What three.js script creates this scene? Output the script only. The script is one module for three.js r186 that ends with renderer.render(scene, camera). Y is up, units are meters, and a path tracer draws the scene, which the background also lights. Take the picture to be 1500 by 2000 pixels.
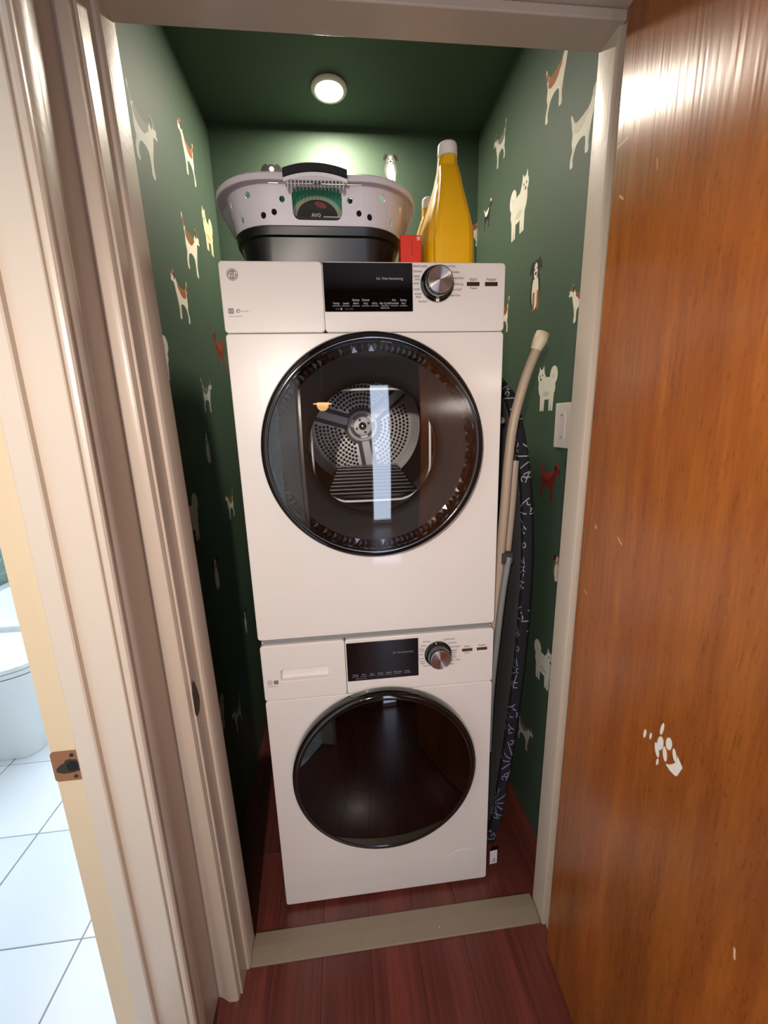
import * as THREE from 'three';
import { RoundedBoxGeometry } from 'three/addons/geometries/RoundedBoxGeometry.js';
import { mergeGeometries, mergeVertices, toCreasedNormals } from 'three/addons/utils/BufferGeometryUtils.js';
import { RectAreaLightUniformsLib } from 'three/addons/lights/RectAreaLightUniformsLib.js';

// ---------------------------------------------------------------- camera, lights, exposure
const scene = new THREE.Scene();
scene.background = new THREE.Color(0x000000);
const camera = new THREE.PerspectiveCamera(2 * Math.atan(1000 / 789.97) * 180 / Math.PI, 0.75, 0.01, 50);
camera.position.set(-0.0707, 1.371, 0.923);
camera.rotation.set(-0.2173, -0.0986, -0.0299, 'YXZ');
const renderer = new THREE.WebGLRenderer({ antialias: true });
renderer.toneMapping = THREE.LinearToneMapping;
renderer.toneMappingExposure = 1.0;
renderer.shadowMap.enabled = true;
RectAreaLightUniformsLib.init();

function rectLight(color, intensity, w, h, pos, target) {
  const l = new THREE.RectAreaLight(color, intensity, w, h);
  l.position.set(...pos); l.lookAt(...target); scene.add(l); return l;
}
const LAMP = { puck: 600, pendant: 4.4, bathWindow: 14, backWindow: 3.5 };
rectLight(0xdfeaff, LAMP.bathWindow, 0.96, 1.06, [-1.40, 1.65, -1.90], [-1.40, 1.65, 0]);     // daylight through the bathroom window
rectLight(0xd6e4ff, LAMP.backWindow, 0.26, 1.96, [0.30, 1.06, 2.655], [0.30, 1.06, 0]);      // daylight through the glazed door behind the viewer

// ---------------------------------------------------------------- helpers
let seed = 7;
const rnd = () => { seed = (seed * 1664525 + 1013904223) >>> 0; return seed / 4294967296; };
const V = (x, y, z) => new THREE.Vector3(x, y, z);
const taken = {};
function numbered(name) {
  const k = taken[name] = (taken[name] ?? -1) + 1;
  return k ? `${name}_${String(k).padStart(3, '0')}` : name;
}
function boxUV(g) {                                             // uv in metres, by the axis each face looks along
  g = g.index ? g.toNonIndexed() : g;
  const p = g.attributes.position, uv = new Float32Array(p.count * 2), a = V(), b = V(), c = V(), n = V();
  for (let i = 0; i < p.count; i += 3) {
    a.fromBufferAttribute(p, i); b.fromBufferAttribute(p, i + 1); c.fromBufferAttribute(p, i + 2);
    n.subVectors(b, a).cross(c.clone().sub(a));
    const ax = Math.abs(n.x), ay = Math.abs(n.y), az = Math.abs(n.z);
    [a, b, c].forEach((q, j) => {
      const [u, v] = ax >= ay && ax >= az ? [q.z, q.y] : ay >= az ? [q.x, q.z] : [q.x, q.y];
      uv[(i + j) * 2] = u; uv[(i + j) * 2 + 1] = v;
    });
  }
  g.setAttribute('uv', new THREE.BufferAttribute(uv, 2));
  return g;
}
const plain = (g) => { g = g.index ? g.toNonIndexed() : g; if (!g.attributes.uv) g.setAttribute('uv', new THREE.BufferAttribute(new Float32Array(g.attributes.position.count * 2), 2)); for (const k of Object.keys(g.attributes)) if (!['position', 'normal', 'uv'].includes(k)) g.deleteAttribute(k); return g; };
const merge = (list) => list.length === 1 ? list[0] : mergeGeometries(list.map(plain));
function box(x0, x1, y0, y1, z0, z1, r = 0) {
  const w = Math.abs(x1 - x0), h = Math.abs(y1 - y0), d = Math.abs(z1 - z0);
  const g = r ? new RoundedBoxGeometry(w, h, d, 2, Math.min(r, w / 2.01, h / 2.01, d / 2.01)) : new THREE.BoxGeometry(w, h, d);
  return boxUV(g).translate((x0 + x1) / 2, (y0 + y1) / 2, (z0 + z1) / 2);
}
function shear(g, k) { const p = g.attributes.position; for (let i = 0; i < p.count; i++) p.setX(i, p.getX(i) + k * p.getY(i)); return g; }
function profile(pts, y0, y1) {                                  // plan outline (x, z) raised from y0 to y1
  const s = new THREE.Shape(pts.map(([x, z]) => new THREE.Vector2(x, -z)));
  const g = new THREE.ExtrudeGeometry(s, { depth: y1 - y0, bevelEnabled: false, steps: 1 });
  g.rotateX(-Math.PI / 2).translate(0, y0, 0);
  return boxUV(toCreasedNormals(g, 0.6));
}
function lathe(pts, seg = 64) { const g = new THREE.LatheGeometry(pts.map(([r, y]) => new THREE.Vector2(r, y)), seg); return g; }
function latheZ(pts, seg = 96, cx = 0, cy = 0, cz = 0) { return lathe(pts, seg).rotateX(Math.PI / 2).translate(cx, cy, cz); }
function discZ(r, z0, z1, cx, cy, seg = 24) { return new THREE.CylinderGeometry(r, r, z1 - z0, seg).rotateX(Math.PI / 2).translate(cx, cy, (z0 + z1) / 2); }
function tube(pts, r, seg = 10, n = 40, closed = false) { return new THREE.TubeGeometry(new THREE.CatmullRomCurve3(pts.map((q) => V(...q)), closed, 'catmullrom', 0.5), n, r, seg, closed); }
function rrect(hw, hd, r, n = 6, cx = 0, cz = 0) {               // rounded rectangle in plan, counter-clockwise
  const out = [];
  [[1, 1, 0], [-1, 1, 1], [-1, -1, 2], [1, -1, 3]].forEach(([sx, sz, q]) => {
    for (let i = 0; i <= n; i++) { const a = (q + i / n) * Math.PI / 2; out.push([cx + sx * (hw - r) + r * Math.cos(a), cz + sz * (hd - r) + r * Math.sin(a)]); }
  });
  return out;
}
function loft(rings, caps = true) {                              // rings: lists of [x, y, z], all of one length, bottom to top
  const n = rings[0].length, pos = [], idx = [];
  rings.forEach((r) => r.forEach((q) => pos.push(...q)));
  for (let k = 0; k + 1 < rings.length; k++) for (let i = 0; i < n; i++) {
    const a = k * n + i, b = k * n + (i + 1) % n, c = a + n, d = b + n;
    idx.push(a, c, b, b, c, d);
  }
  if (caps) [[0, 1], [rings.length - 1, -1]].forEach(([k, s]) => {
    const c = pos.length / 3, m = [0, 0, 0]; rings[k].forEach((q) => q.forEach((v, j) => m[j] += v / n)); pos.push(...m);
    for (let i = 0; i < n; i++) { const a = k * n + i, b = k * n + (i + 1) % n; s > 0 ? idx.push(c, a, b) : idx.push(c, b, a); }
  });
  const g = new THREE.BufferGeometry();
  g.setAttribute('position', new THREE.Float32BufferAttribute(pos, 3)); g.setIndex(idx); g.computeVertexNormals();
  return boxUV(toCreasedNormals(g, 0.7));
}
function extrude(shape, depth, bevel = 0, z = 0, curve = 12) {
  return new THREE.ExtrudeGeometry(shape, { depth: depth - 2 * bevel, bevelEnabled: bevel > 0, bevelSize: bevel, bevelThickness: bevel, bevelOffset: -bevel, bevelSegments: 2, curveSegments: curve }).translate(0, 0, z + bevel);
}
function rshape(x0, x1, y0, y1, r) {
  const s = new THREE.Shape();
  s.moveTo(x0 + r, y0); s.lineTo(x1 - r, y0); s.absarc(x1 - r, y0 + r, r, -Math.PI / 2, 0); s.lineTo(x1, y1 - r); s.absarc(x1 - r, y1 - r, r, 0, Math.PI / 2);
  s.lineTo(x0 + r, y1); s.absarc(x0 + r, y1 - r, r, Math.PI / 2, Math.PI); s.lineTo(x0, y0 + r); s.absarc(x0 + r, y0 + r, r, Math.PI, 1.5 * Math.PI);
  return s;
}
const circlePath = (x, y, r) => { const p = new THREE.Path(); p.absarc(x, y, r, 0, Math.PI * 2, true); return p; };

function mesh(name, geos, mat, parent = scene) {
  const m = new THREE.Mesh(Array.isArray(geos) ? merge(geos) : geos, mat);
  m.name = parent === scene ? numbered(name) : name; m.castShadow = m.receiveShadow = true; parent.add(m); return m;
}
function group(name, [x, y, z] = [0, 0, 0], turn = 0) { const g = new THREE.Group(); g.name = numbered(name); g.position.set(x, y, z); g.rotation.y = turn; scene.add(g); return g; }
function tag(o, label, category, grp) { o.userData.label = label; o.userData.category = category; if (grp) o.userData.group = grp; return o; }
function struct(o, label, category) { o.userData.kind = 'structure'; o.userData.label = label; o.userData.category = category; return o; }

// ---------------------------------------------------------------- textures
function hash(x, y) { let h = (x * 374761393 + y * 668265263) | 0; h = Math.imul(h ^ (h >>> 13), 1274126177); return ((h ^ (h >>> 16)) >>> 0) / 4294967296; }
function vnoise(x, y, px = 1 << 20, py = 1 << 20) {
  const xi = Math.floor(x), yi = Math.floor(y), fx = x - xi, fy = y - yi, sx = fx * fx * (3 - 2 * fx), sy = fy * fy * (3 - 2 * fy);
  const m = (a, n) => ((a % n) + n) % n, x0 = m(xi, px), x1 = m(xi + 1, px), y0 = m(yi, py), y1 = m(yi + 1, py);
  return (hash(x0, y0) * (1 - sx) + hash(x1, y0) * sx) * (1 - sy) + (hash(x0, y1) * (1 - sx) + hash(x1, y1) * sx) * sy;
}
function dataTex(w, h, fn, srgb = true) {
  const d = new Uint8Array(w * h * 4);
  for (let j = 0; j < h; j++) for (let i = 0; i < w; i++) { const c = fn(i / w, j / h); const k = (j * w + i) * 4; d[k] = c[0]; d[k + 1] = c[1]; d[k + 2] = c[2]; d[k + 3] = 255; }
  const t = new THREE.DataTexture(d, w, h); t.wrapS = t.wrapT = THREE.RepeatWrapping; t.magFilter = THREE.LinearFilter; t.minFilter = THREE.LinearFilter;
  if (srgb) t.colorSpace = THREE.SRGBColorSpace; t.needsUpdate = true; return t;
}
function canvasTex(w, h, draw, srgb = true) {
  const c = document.createElement('canvas'); c.width = w; c.height = h; draw(c.getContext('2d'), w, h);
  const t = new THREE.CanvasTexture(c); if (srgb) t.colorSpace = THREE.SRGBColorSpace; t.magFilter = THREE.LinearFilter; return t;
}
const grainBump = dataTex(256, 256, (u, v) => { const n = 120 + 60 * vnoise(u * 10, v * 10, 10, 10) + 60 * vnoise(u * 60, v * 60, 60, 60); return [n, n, n]; }, false);
const brushBump = dataTex(256, 256, (u, v) => { const n = 90 + 90 * vnoise(u * 64, v * 6, 64, 6) + 60 * vnoise(u * 20, v * 20, 20, 20); return [n, n, n]; }, false);
brushBump.repeat.set(8, 8); grainBump.repeat.set(6, 6);

// ---------------------------------------------------------------- materials
const phys = (o) => new THREE.MeshPhysicalMaterial(o), std = (o) => new THREE.MeshStandardMaterial(o);
const M = {
  trim: phys({ color: 0xcabcac, roughness: 0.4, clearcoat: 0.22, clearcoatRoughness: 0.22, bumpMap: brushBump, bumpScale: 0.00035 }),
  jambWarmLit: phys({ color: 0xd0ba98, roughness: 0.4, clearcoat: 0.3, clearcoatRoughness: 0.3, bumpMap: brushBump, bumpScale: 0.0003 }),  // trim paint with the warm light on this strip put into its colour
  threshold: phys({ color: 0x8d7f6e, roughness: 0.42, bumpMap: grainBump, bumpScale: 0.0004 }),
  green: std({ color: 0x445947, roughness: 0.62, bumpMap: grainBump, bumpScale: 0.0003 }),
  wallDarkened: std({ color: 0x7d5a3d, roughness: 0.6 }),  // invented dark brown for the unseen room walls, cuts bounced light
  wallBath: std({ color: 0xe6ebe6, roughness: 0.8 }),
  ceilWhite: std({ color: 0xd4cec4, roughness: 0.9 }),
  ceilBath: std({ color: 0xdadad6, roughness: 0.9 }),
  enamel: phys({ color: 0xe9e3dd, roughness: 0.32, clearcoat: 0.7, clearcoatRoughness: 0.04 }),
  grayMetal: std({ color: 0x8d8f8e, roughness: 0.5, metalness: 0.2 }),
  blackGloss: phys({ color: 0x060607, roughness: 0.08, clearcoat: 1, clearcoatRoughness: 0.03 }),
  blackPlastic: phys({ color: 0x0a0a0b, roughness: 0.22 }),
  liner: std({ color: 0x0d0d0e, roughness: 0.65 }),
  blackMatte: std({ color: 0x1a1b1c, roughness: 0.55 }),
  displayGlass: phys({ color: 0x050506, roughness: 0.05, clearcoat: 1, clearcoatRoughness: 0.02 }),
  dryerGlass: phys({ color: 0xf0f0f2, roughness: 0, transmission: 1, thickness: 0, ior: 1.9 }),
  washerGlass: phys({ color: 0x4e5052, roughness: 0, transmission: 1, thickness: 0, ior: 1.6 }),
  steel: std({ color: 0xf0eee8, metalness: 0.35, roughness: 0.35 }),
  steelDark: std({ color: 0x6c6b6a, metalness: 1, roughness: 0.38 }),
  castAlloy: std({ color: 0xf2f0ea, metalness: 0.12, roughness: 0.4 }),
  chrome: std({ color: 0xe8e6e2, metalness: 1, roughness: 0.08 }),
  brushed: phys({ color: 0xd6d2cd, metalness: 1, roughness: 0.26, anisotropy: 0.9, anisotropyRotation: Math.PI / 2 }),
  bronze: std({ color: 0x4a3b32, metalness: 0.85, roughness: 0.42, bumpMap: brushBump, bumpScale: 0.0006 }),
  copper: std({ color: 0xa5714e, metalness: 0.75, roughness: 0.45 }),
  hole: std({ color: 0x080808, roughness: 0.9 }),
  basketWhite: phys({ color: 0xe2dfe3, roughness: 0.42 }),
  basketBlack: phys({ color: 0x131415, roughness: 0.33 }),
  yellow: phys({ color: 0xf2b70c, roughness: 0.36, clearcoat: 0.25, clearcoatRoughness: 0.25 }),
  capWhite: phys({ color: 0xf0ebe2, roughness: 0.45 }),
  tubeCream: phys({ color: 0xb7a48f, roughness: 0.45 }),
  capCream: phys({ color: 0xe2d5b4, roughness: 0.55 }),
  meshGray: std({ color: 0x4c4c4e, metalness: 0.5, roughness: 0.5 }),
  switchWhite: phys({ color: 0xe9ddd2, roughness: 0.35 }),
  porcelain: phys({ color: 0xf2f5f3, roughness: 0.12, clearcoat: 0.8, clearcoatRoughness: 0.05 }),
  grout: std({ color: 0xa9aaac, roughness: 0.9 }),
};

// wood of the closet door: vertical grain, scuffs and a spatter of white paint
const DOOR = { w: 0.76, h: 1.985, t: 0.035 };
const doorSize = [1024, 2048];
function woodValue(u, v) {                                       // u across, v along the grain
  const bend = 0.02 * (vnoise(u * 4, v * 3) - 0.5);
  const broad = vnoise((u + bend) * 9, v * 1.4), mid = vnoise((u + bend) * 42, v * 4 + 9), fine = vnoise(u * 210, v * 22 + 3), pore = vnoise(u * 420, v * 60 + 5);
  return { broad, mid, fine, pore };
}
const doorTex = canvasTex(...doorSize, (c, w, h) => {
  const im = c.createImageData(w, h);
  for (let j = 0; j < h; j++) for (let i = 0; i < w; i++) {
    const { broad, mid, fine, pore } = woodValue(i / w, j / h * 2.6), s = 0.80 + 0.22 * broad + 0.14 * mid + 0.10 * fine - (pore > 0.83 ? 0.10 : 0), k = (j * w + i) * 4;
    im.data[k] = 150 * s; im.data[k + 1] = (84 + 6 * (mid - 0.5)) * s; im.data[k + 2] = (33 + 4 * (broad - 0.5)) * s; im.data[k + 3] = 255;
  }
  c.putImageData(im, 0, 0);
  const X = (d) => d / DOOR.w * w, Y = (y) => (DOOR.h + 0.012 - y) / DOOR.h * h;      // distance from the hinge edge, height above the floor
  c.lineCap = 'round';
  const scratch = (d0, y0, d1, y1, wd, col) => { c.strokeStyle = col; c.lineWidth = wd; c.beginPath(); c.moveTo(X(d0), Y(y0)); c.lineTo(X(d1), Y(y1)); c.stroke(); };
  scratch(0.004, 1.806, 0.03, 1.805, 3, 'rgba(226,190,150,.9)'); scratch(0.022, 1.727, 0.033, 1.718, 4, 'rgba(226,180,140,.8)'); scratch(0.109, 1.733, 0.111, 1.72, 3, 'rgba(226,180,140,.6)');
  scratch(0.112, 1.163, 0.124, 1.154, 3, 'rgba(232,190,160,.85)'); scratch(0.042, 1.167, 0.046, 1.163, 5, 'rgba(232,190,160,.8)'); scratch(0.024, 1.028, 0.034, 1.022, 3, 'rgba(232,190,160,.7)');
  scratch(0.0, 0.470, 0.11, 0.486, 1.5, 'rgba(190,140,120,.35)'); scratch(0.420, 0.722, 0.422, 0.71, 4, 'rgba(240,215,195,.85)'); scratch(0.07, 1.94, 0.02, 1.83, 1.5, 'rgba(60,30,14,.6)');
  c.fillStyle = '#f4f0ea';
  const blot = (d, y, rx, ry, rot = 0.2) => { c.beginPath(); c.ellipse(X(d), Y(y), rx, ry, rot, 0, 7); c.fill(); };
  [[0.2645, 0.880, 8, 13], [0.2800, 0.893, 8, 11], [0.2640, 0.905, 4, 12], [0.2318, 0.869, 4, 9], [0.2441, 0.875, 3, 7], [0.2600, 0.864, 6, 12, -0.5], [0.2755, 0.871, 6, 12, -0.3], [0.2924, 0.885, 5, 10, -0.4], [0.2640, 0.846, 3, 7]].forEach((b) => blot(...b));
  c.beginPath(); c.moveTo(X(0.279), Y(0.857)); c.quadraticCurveTo(X(0.296), Y(0.851), X(0.302), Y(0.858)); c.lineTo(X(0.309), Y(0.879)); c.lineTo(X(0.297), Y(0.889)); c.quadraticCurveTo(X(0.300), Y(0.872), X(0.279), Y(0.857)); c.fill();
});
const doorBump = canvasTex(512, 1024, (c, w, h) => {
  const im = c.createImageData(w, h);
  for (let j = 0; j < h; j++) for (let i = 0; i < w; i++) {
    const { broad, mid, fine } = woodValue(i / w, j / h * 1.3), k = (j * w + i) * 4, n = 70 + 60 * broad + 70 * mid + 40 * fine;
    im.data[k] = im.data[k + 1] = im.data[k + 2] = n; im.data[k + 3] = 255;
  }
  c.putImageData(im, 0, 0);
}, false);
M.doorWood = phys({ map: doorTex, roughness: 0.27, anisotropy: 0.65, bumpMap: doorBump, bumpScale: 0.0016 });
M.doorEdge = phys({ color: 0x8a4f2a, roughness: 0.4 });

// laminate planks, four tones
M.plank = [0, 1, 2, 3].map((q) => {
  const t = dataTex(128, 1024, (u, v) => {
    const b = vnoise(u * 5 + q * 13, v * 3, 64, 3), m = vnoise(u * 22 + q * 7, v * 8, 256, 8), f = vnoise(u * 60, v * 60 + q, 60, 60), s = (0.80 + 0.03 * q) + 0.24 * b + 0.22 * m + 0.08 * f;
    return [92 * s, 44 * s, 37 * s];
  });
  return phys({ map: t, roughness: 0.36, clearcoat: 0.25, clearcoatRoughness: 0.25 });
});

// ---------------------------------------------------------------- wallpaper with dogs
const H = 2.44, ZB = -0.84, XL = -0.49, XR = 0.51, PX = 2048 / H;
function smoothPath(c, pts, X, Y) {
  c.beginPath();
  const n = pts.length, P = (i) => pts[(i + n) % n];
  c.moveTo(X(P(0)[0]), Y(P(0)[1]));
  for (let i = 0; i < n; i++) {
    const [p0, p1, p2, p3] = [P(i - 1), P(i), P(i + 1), P(i + 2)];
    c.bezierCurveTo(X(p1[0] + (p2[0] - p0[0]) / 6), Y(p1[1] + (p2[1] - p0[1]) / 6), X(p2[0] - (p3[0] - p1[0]) / 6), Y(p2[1] - (p3[1] - p1[1]) / 6), X(p2[0]), Y(p2[1]));
  }
  c.closePath();
}
const STAND = [[0.02, 0.25], [0.06, 0.17], [0.13, 0.09], [0.21, 0.05], [0.27, 0.10], [0.30, 0.20], [0.37, 0.28], [0.56, 0.31], [0.78, 0.30], [0.87, 0.22], [0.96, 0.08], [0.985, 0.12], [0.94, 0.28], [0.90, 0.42], [0.91, 0.58], [0.88, 0.70], [0.93, 0.84], [0.92, 0.97], [0.83, 0.98], [0.84, 0.85], [0.76, 0.70], [0.62, 0.65], [0.47, 0.68], [0.43, 0.80], [0.42, 0.97], [0.32, 0.98], [0.33, 0.80], [0.29, 0.62], [0.23, 0.46], [0.19, 0.34], [0.12, 0.31], [0.05, 0.31]];
const COLOURS = {
  white: ['#e9e6d8', '#d3cfc0', '#3a3a34'], brown: ['#efe3cf', '#a4622f', '#2c1d14'], tri: ['#efe6d4', '#8c5a33', '#26211d'], black: ['#1f1e1c', '#e9e2d2', '#8a4d2a'],
  red: ['#7d2a20', '#9a3d2c', '#2a0f0a'], gray: ['#c9c9c0', '#77776f', '#2b2b28'], bern: ['#ece4d2', '#211e1c', '#191615'], cream: ['#e8d8ac', '#cdb27c', '#40331f'],
};
function dog(c, kind, pal, x, y, h, flip) {                      // x, y: top middle, in pixels
  const [a, b, d] = COLOURS[pal], w = kind === 'sit' ? h * 0.62 : h * 0.98;
  c.save(); c.translate(x, y); if (flip) c.scale(-1, 1);
  const X = (u) => (u - 0.5) * w, Y = (v) => v * h, E = (u, v, ru, rv, col, rot = 0) => { c.fillStyle = col; c.beginPath(); c.ellipse(X(u), Y(v), ru * w, rv * h, rot, 0, 7); c.fill(); };
  if (kind === 'stand') {
    smoothPath(c, STAND, X, Y); c.fillStyle = a; c.fill(); c.save(); c.clip();
    E(0.66, 0.36, 0.22, 0.14, b); E(0.14, 0.10, 0.10, 0.09, b); E(0.45, 0.30, 0.09, 0.10, d === a ? b : b); E(0.90, 0.2, 0.06, 0.1, b); E(0.245, 0.16, 0.045, 0.085, pal === 'white' ? b : d, 0.35); E(0.36, 0.85, 0.1, 0.2, a); E(0.34, 0.44, 0.05, 0.12, a, -0.3); c.restore();
    E(0.04, 0.235, 0.018, 0.018, d); E(0.12, 0.17, 0.014, 0.014, d);
    c.strokeStyle = 'rgba(60,50,40,.35)'; c.lineWidth = h * 0.012; c.beginPath(); c.moveTo(X(0.36), Y(0.97)); c.lineTo(X(0.36), Y(0.64)); c.moveTo(X(0.88), Y(0.97)); c.lineTo(X(0.83), Y(0.64)); c.stroke();
  } else if (kind === 'spitz') {
    E(0.80, 0.24, 0.17, 0.20, a); E(0.52, 0.50, 0.38, 0.25, a); E(0.30, 0.42, 0.20, 0.27, a); E(0.23, 0.22, 0.17, 0.16, a);
    c.fillStyle = a; [[0.10, 0.16, 0.13, -0.02, 0.21, 0.09], [0.25, 0.09, 0.34, -0.02, 0.37, 0.16]].forEach((q) => { c.beginPath(); c.moveTo(X(q[0]), Y(q[1])); c.lineTo(X(q[2]), Y(q[3])); c.lineTo(X(q[4]), Y(q[5])); c.fill(); });
    [[0.22, 0.33], [0.34, 0.42], [0.74, 0.83], [0.64, 0.72]].forEach(([p, q]) => { c.beginPath(); c.moveTo(X(p - 0.02), Y(0.6)); c.lineTo(X(q + 0.02), Y(0.6)); c.lineTo(X(q - 0.01), Y(1)); c.lineTo(X(p), Y(1)); c.fill(); });
    E(0.16, 0.20, 0.022, 0.022, d); E(0.28, 0.19, 0.022, 0.022, d); E(0.20, 0.28, 0.035, 0.028, d); E(0.78, 0.26, 0.03, 0.04, b); E(0.48, 0.62, 0.16, 0.06, b);
  } else {
    E(0.5, 0.60, 0.36, 0.38, b); E(0.5, 0.62, 0.24, 0.34, a); E(0.5, 0.20, 0.27, 0.18, b); E(0.5, 0.23, 0.13, 0.16, a);
    [[0.2, 1], [0.8, -1]].forEach(([u, s]) => E(u, 0.13, 0.10, 0.13, d, s * 0.5));
    [0.34, 0.64].forEach((u) => { c.fillStyle = pal === 'bern' ? '#a0643a' : a; c.fillRect(X(u), Y(0.62), 0.14 * w, 0.36 * h); });
    E(0.40, 0.18, 0.035, 0.022, d); E(0.60, 0.18, 0.035, 0.022, d); E(0.5, 0.27, 0.06, 0.03, d);
  }
  c.restore();
}
function wallpaper(len, dogs) {
  const t = canvasTex(Math.round(len * PX), 2048, (c, w, h) => {
    c.fillStyle = '#445947'; c.fillRect(0, 0, w, h);
    for (let k = 0; k < 5000; k++) { c.fillStyle = rnd() < 0.5 ? 'rgba(30,55,40,.10)' : 'rgba(110,140,110,.08)'; const r = 1 + rnd() * 4; c.fillRect(rnd() * w, rnd() * h, r, r); }
    dogs.forEach(([kind, pal, s, top, bottom, flip]) => dog(c, kind, pal, s * PX, (H - top) * PX, (top - bottom) * PX, flip));
  });
  t.anisotropy = 8;
  return std({ map: t, roughness: 0.62, bumpMap: grainBump, bumpScale: 0.0002 });
}
const ZF = 0.06, WLEN = ZF - ZB;
const L = (z) => ZF - z, R = (z) => z - ZB;
const paperLeft = wallpaper(WLEN, [
  ['stand', 'gray', L(-0.245), 2.12, 1.965, 1], ['stand', 'brown', L(-0.56), 2.257, 2.120, 0], ['spitz', 'cream', L(-0.70), 2.09, 1.965, 0], ['stand', 'tri', L(-0.505), 1.985, 1.83, 1], ['stand', 'brown', L(-0.345), 1.79, 1.665, 0],
  ['spitz', 'white', L(-0.155), 1.60, 1.49, 0], ['stand', 'red', L(-0.67), 1.71, 1.575, 0], ['stand', 'gray', L(-0.48), 1.53, 1.42, 1], ['sit', 'gray', L(-0.415), 1.36, 1.26, 0], ['spitz', 'white', L(-0.205), 1.20, 1.06, 0],
  ['stand', 'brown', L(-0.59), 1.15, 1.04, 0], ['sit', 'tri', L(-0.35), 0.97, 0.86, 0], ['spitz', 'gray', L(-0.22), 0.55, 0.43, 1], ['stand', 'gray', L(-0.38), 0.43, 0.31, 0], ['stand', 'black', L(-0.05), 0.86, 0.74, 0], ['sit', 'bern', L(-0.62), 0.66, 0.55, 0], ['stand', 'cream', L(-0.10), 0.24, 0.12, 1],
]);
const paperRight = wallpaper(WLEN, [
  ['stand', 'brown', R(-0.235), 2.262, 2.125, 1], ['stand', 'white', R(-0.10), 2.075, 1.95, 1], ['stand', 'gray', R(-0.62), 2.325, 2.21, 0], ['stand', 'black', R(-0.72), 2.155, 2.065, 1], ['spitz', 'white', R(-0.445), 2.08, 1.928, 1],
  ['sit', 'bern', R(-0.307), 1.815, 1.675, 0], ['stand', 'tri', R(-0.075), 1.69, 1.595, 0], ['spitz', 'white', R(-0.207), 1.513, 1.39, 0], ['stand', 'red', R(-0.16), 1.255, 1.14, 1], ['sit', 'brown', R(-0.092), 0.998, 0.918, 0],
  ['spitz', 'white', R(-0.132), 0.70, 0.565, 1], ['stand', 'gray', R(-0.225), 0.37, 0.25, 1], ['stand', 'tri', R(-0.55), 1.78, 1.66, 0], ['sit', 'cream', R(-0.6), 1.3, 1.19, 0], ['stand', 'white', R(-0.5), 0.9, 0.78, 0],
]);
const paperBack = wallpaper(XR - XL, [
  ['sit', 'bern', -0.236 - XL, 2.315, 2.19, 0], ['sit', 'gray', 0.146 - XL, 2.358, 2.268, 0], ['stand', 'brown', 0.40 - XL, 2.16, 2.05, 0], ['spitz', 'white', -0.06 - XL, 2.07, 1.95, 0], ['stand', 'tri', -0.40 - XL, 1.7, 1.58, 0], ['stand', 'red', 0.42 - XL, 1.6, 1.48, 1],
]);

// ---------------------------------------------------------------- the closet shell
function wallBox(name, x0, x1, y0, y1, z0, z1, mats, label) {
  const m = new THREE.Mesh(new THREE.BoxGeometry(x1 - x0, y1 - y0, z1 - z0).translate((x0 + x1) / 2, (y0 + y1) / 2, (z0 + z1) / 2), mats);
  m.name = numbered(name); m.castShadow = m.receiveShadow = true; scene.add(m); return struct(m, label, 'wall');
}
const six = (base, i, special) => [0, 1, 2, 3, 4, 5].map((k) => (k === i ? special : base));
wallBox('wall_left', XL - 0.08, XL, 0, H, ZB, ZF, six(M.green, 0, paperLeft), 'dark green closet wall with printed dogs left of the washer and dryer');
wallBox('wall_right', XR, XR + 0.08, 0, H, ZB, ZF, six(M.green, 1, paperRight), 'dark green closet wall with printed dogs behind the ironing board');
wallBox('wall_back', XL - 0.08, XR + 0.08, 0, H, ZB - 0.08, ZB, six(M.green, 4, paperBack), 'dark green back wall with printed dogs above the laundry basket');
const ceil = mesh('ceiling', box(XL - 0.08, XR + 0.08, H, H + 0.08, ZB - 0.08, ZF), M.green); struct(ceil, 'dark green closet ceiling around the round lamp', 'ceiling');
{ // the wall the closet door is set in
  const g = group('wall_front'); struct(g, 'wall the closet doorway is set in, made dark brown to cut bounced light', 'wall');
  mesh('panel', box(XL - 0.08, -0.425, 0, 2.06, 0.0601, 0.158), M.wallDarkened, g);
  mesh('panel', box(0.462, 1.78, 0, 2.06, 0.0601, 0.158), M.wallDarkened, g);
  mesh('panel', box(XL - 0.08, 1.78, 2.06, H, 0.0601, 0.158), M.wallDarkened, g);
}
// floor of laminate planks, closet and hall alike
{
  const f = mesh('floor', box(-0.57, 1.78, -0.06, -0.012, ZB - 0.08, 2.7), M.plank[0]); struct(f, 'dark red-brown laminate plank floor', 'floor');
  const W = 0.127, geoCache = {};
  let row = 0;
  for (let x = -0.57; x < 1.7; x += W, row++) {
    let z = ZB - 0.08 - 0.4 * ((row * 0.37) % 1) - 0.3;
    while (z < 2.7) {
      const a = Math.max(z, ZB - 0.07), b = Math.min(z + 1.2, 2.7);
      if (b - a > 0.03) {
        const key = (b - a).toFixed(3);
        const g = geoCache[key] ??= (() => { const q = plain(new RoundedBoxGeometry(W - 0.0004, 0.012, b - a - 0.0004, 1, 0.0006)), p = q.attributes.position, uv = q.attributes.uv; for (let i = 0; i < p.count; i++) uv.setXY(i, p.getX(i) / W + 0.5, p.getZ(i) / 1.2 + 0.5); return q; })();
        const pl = mesh('plank', g, M.plank[(row * 7 + Math.round(a * 3) + 12) % 4], f); pl.position.set(x + W / 2, -0.006, (a + b) / 2);
      }
      z += 1.2;
    }
  }
}
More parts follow.
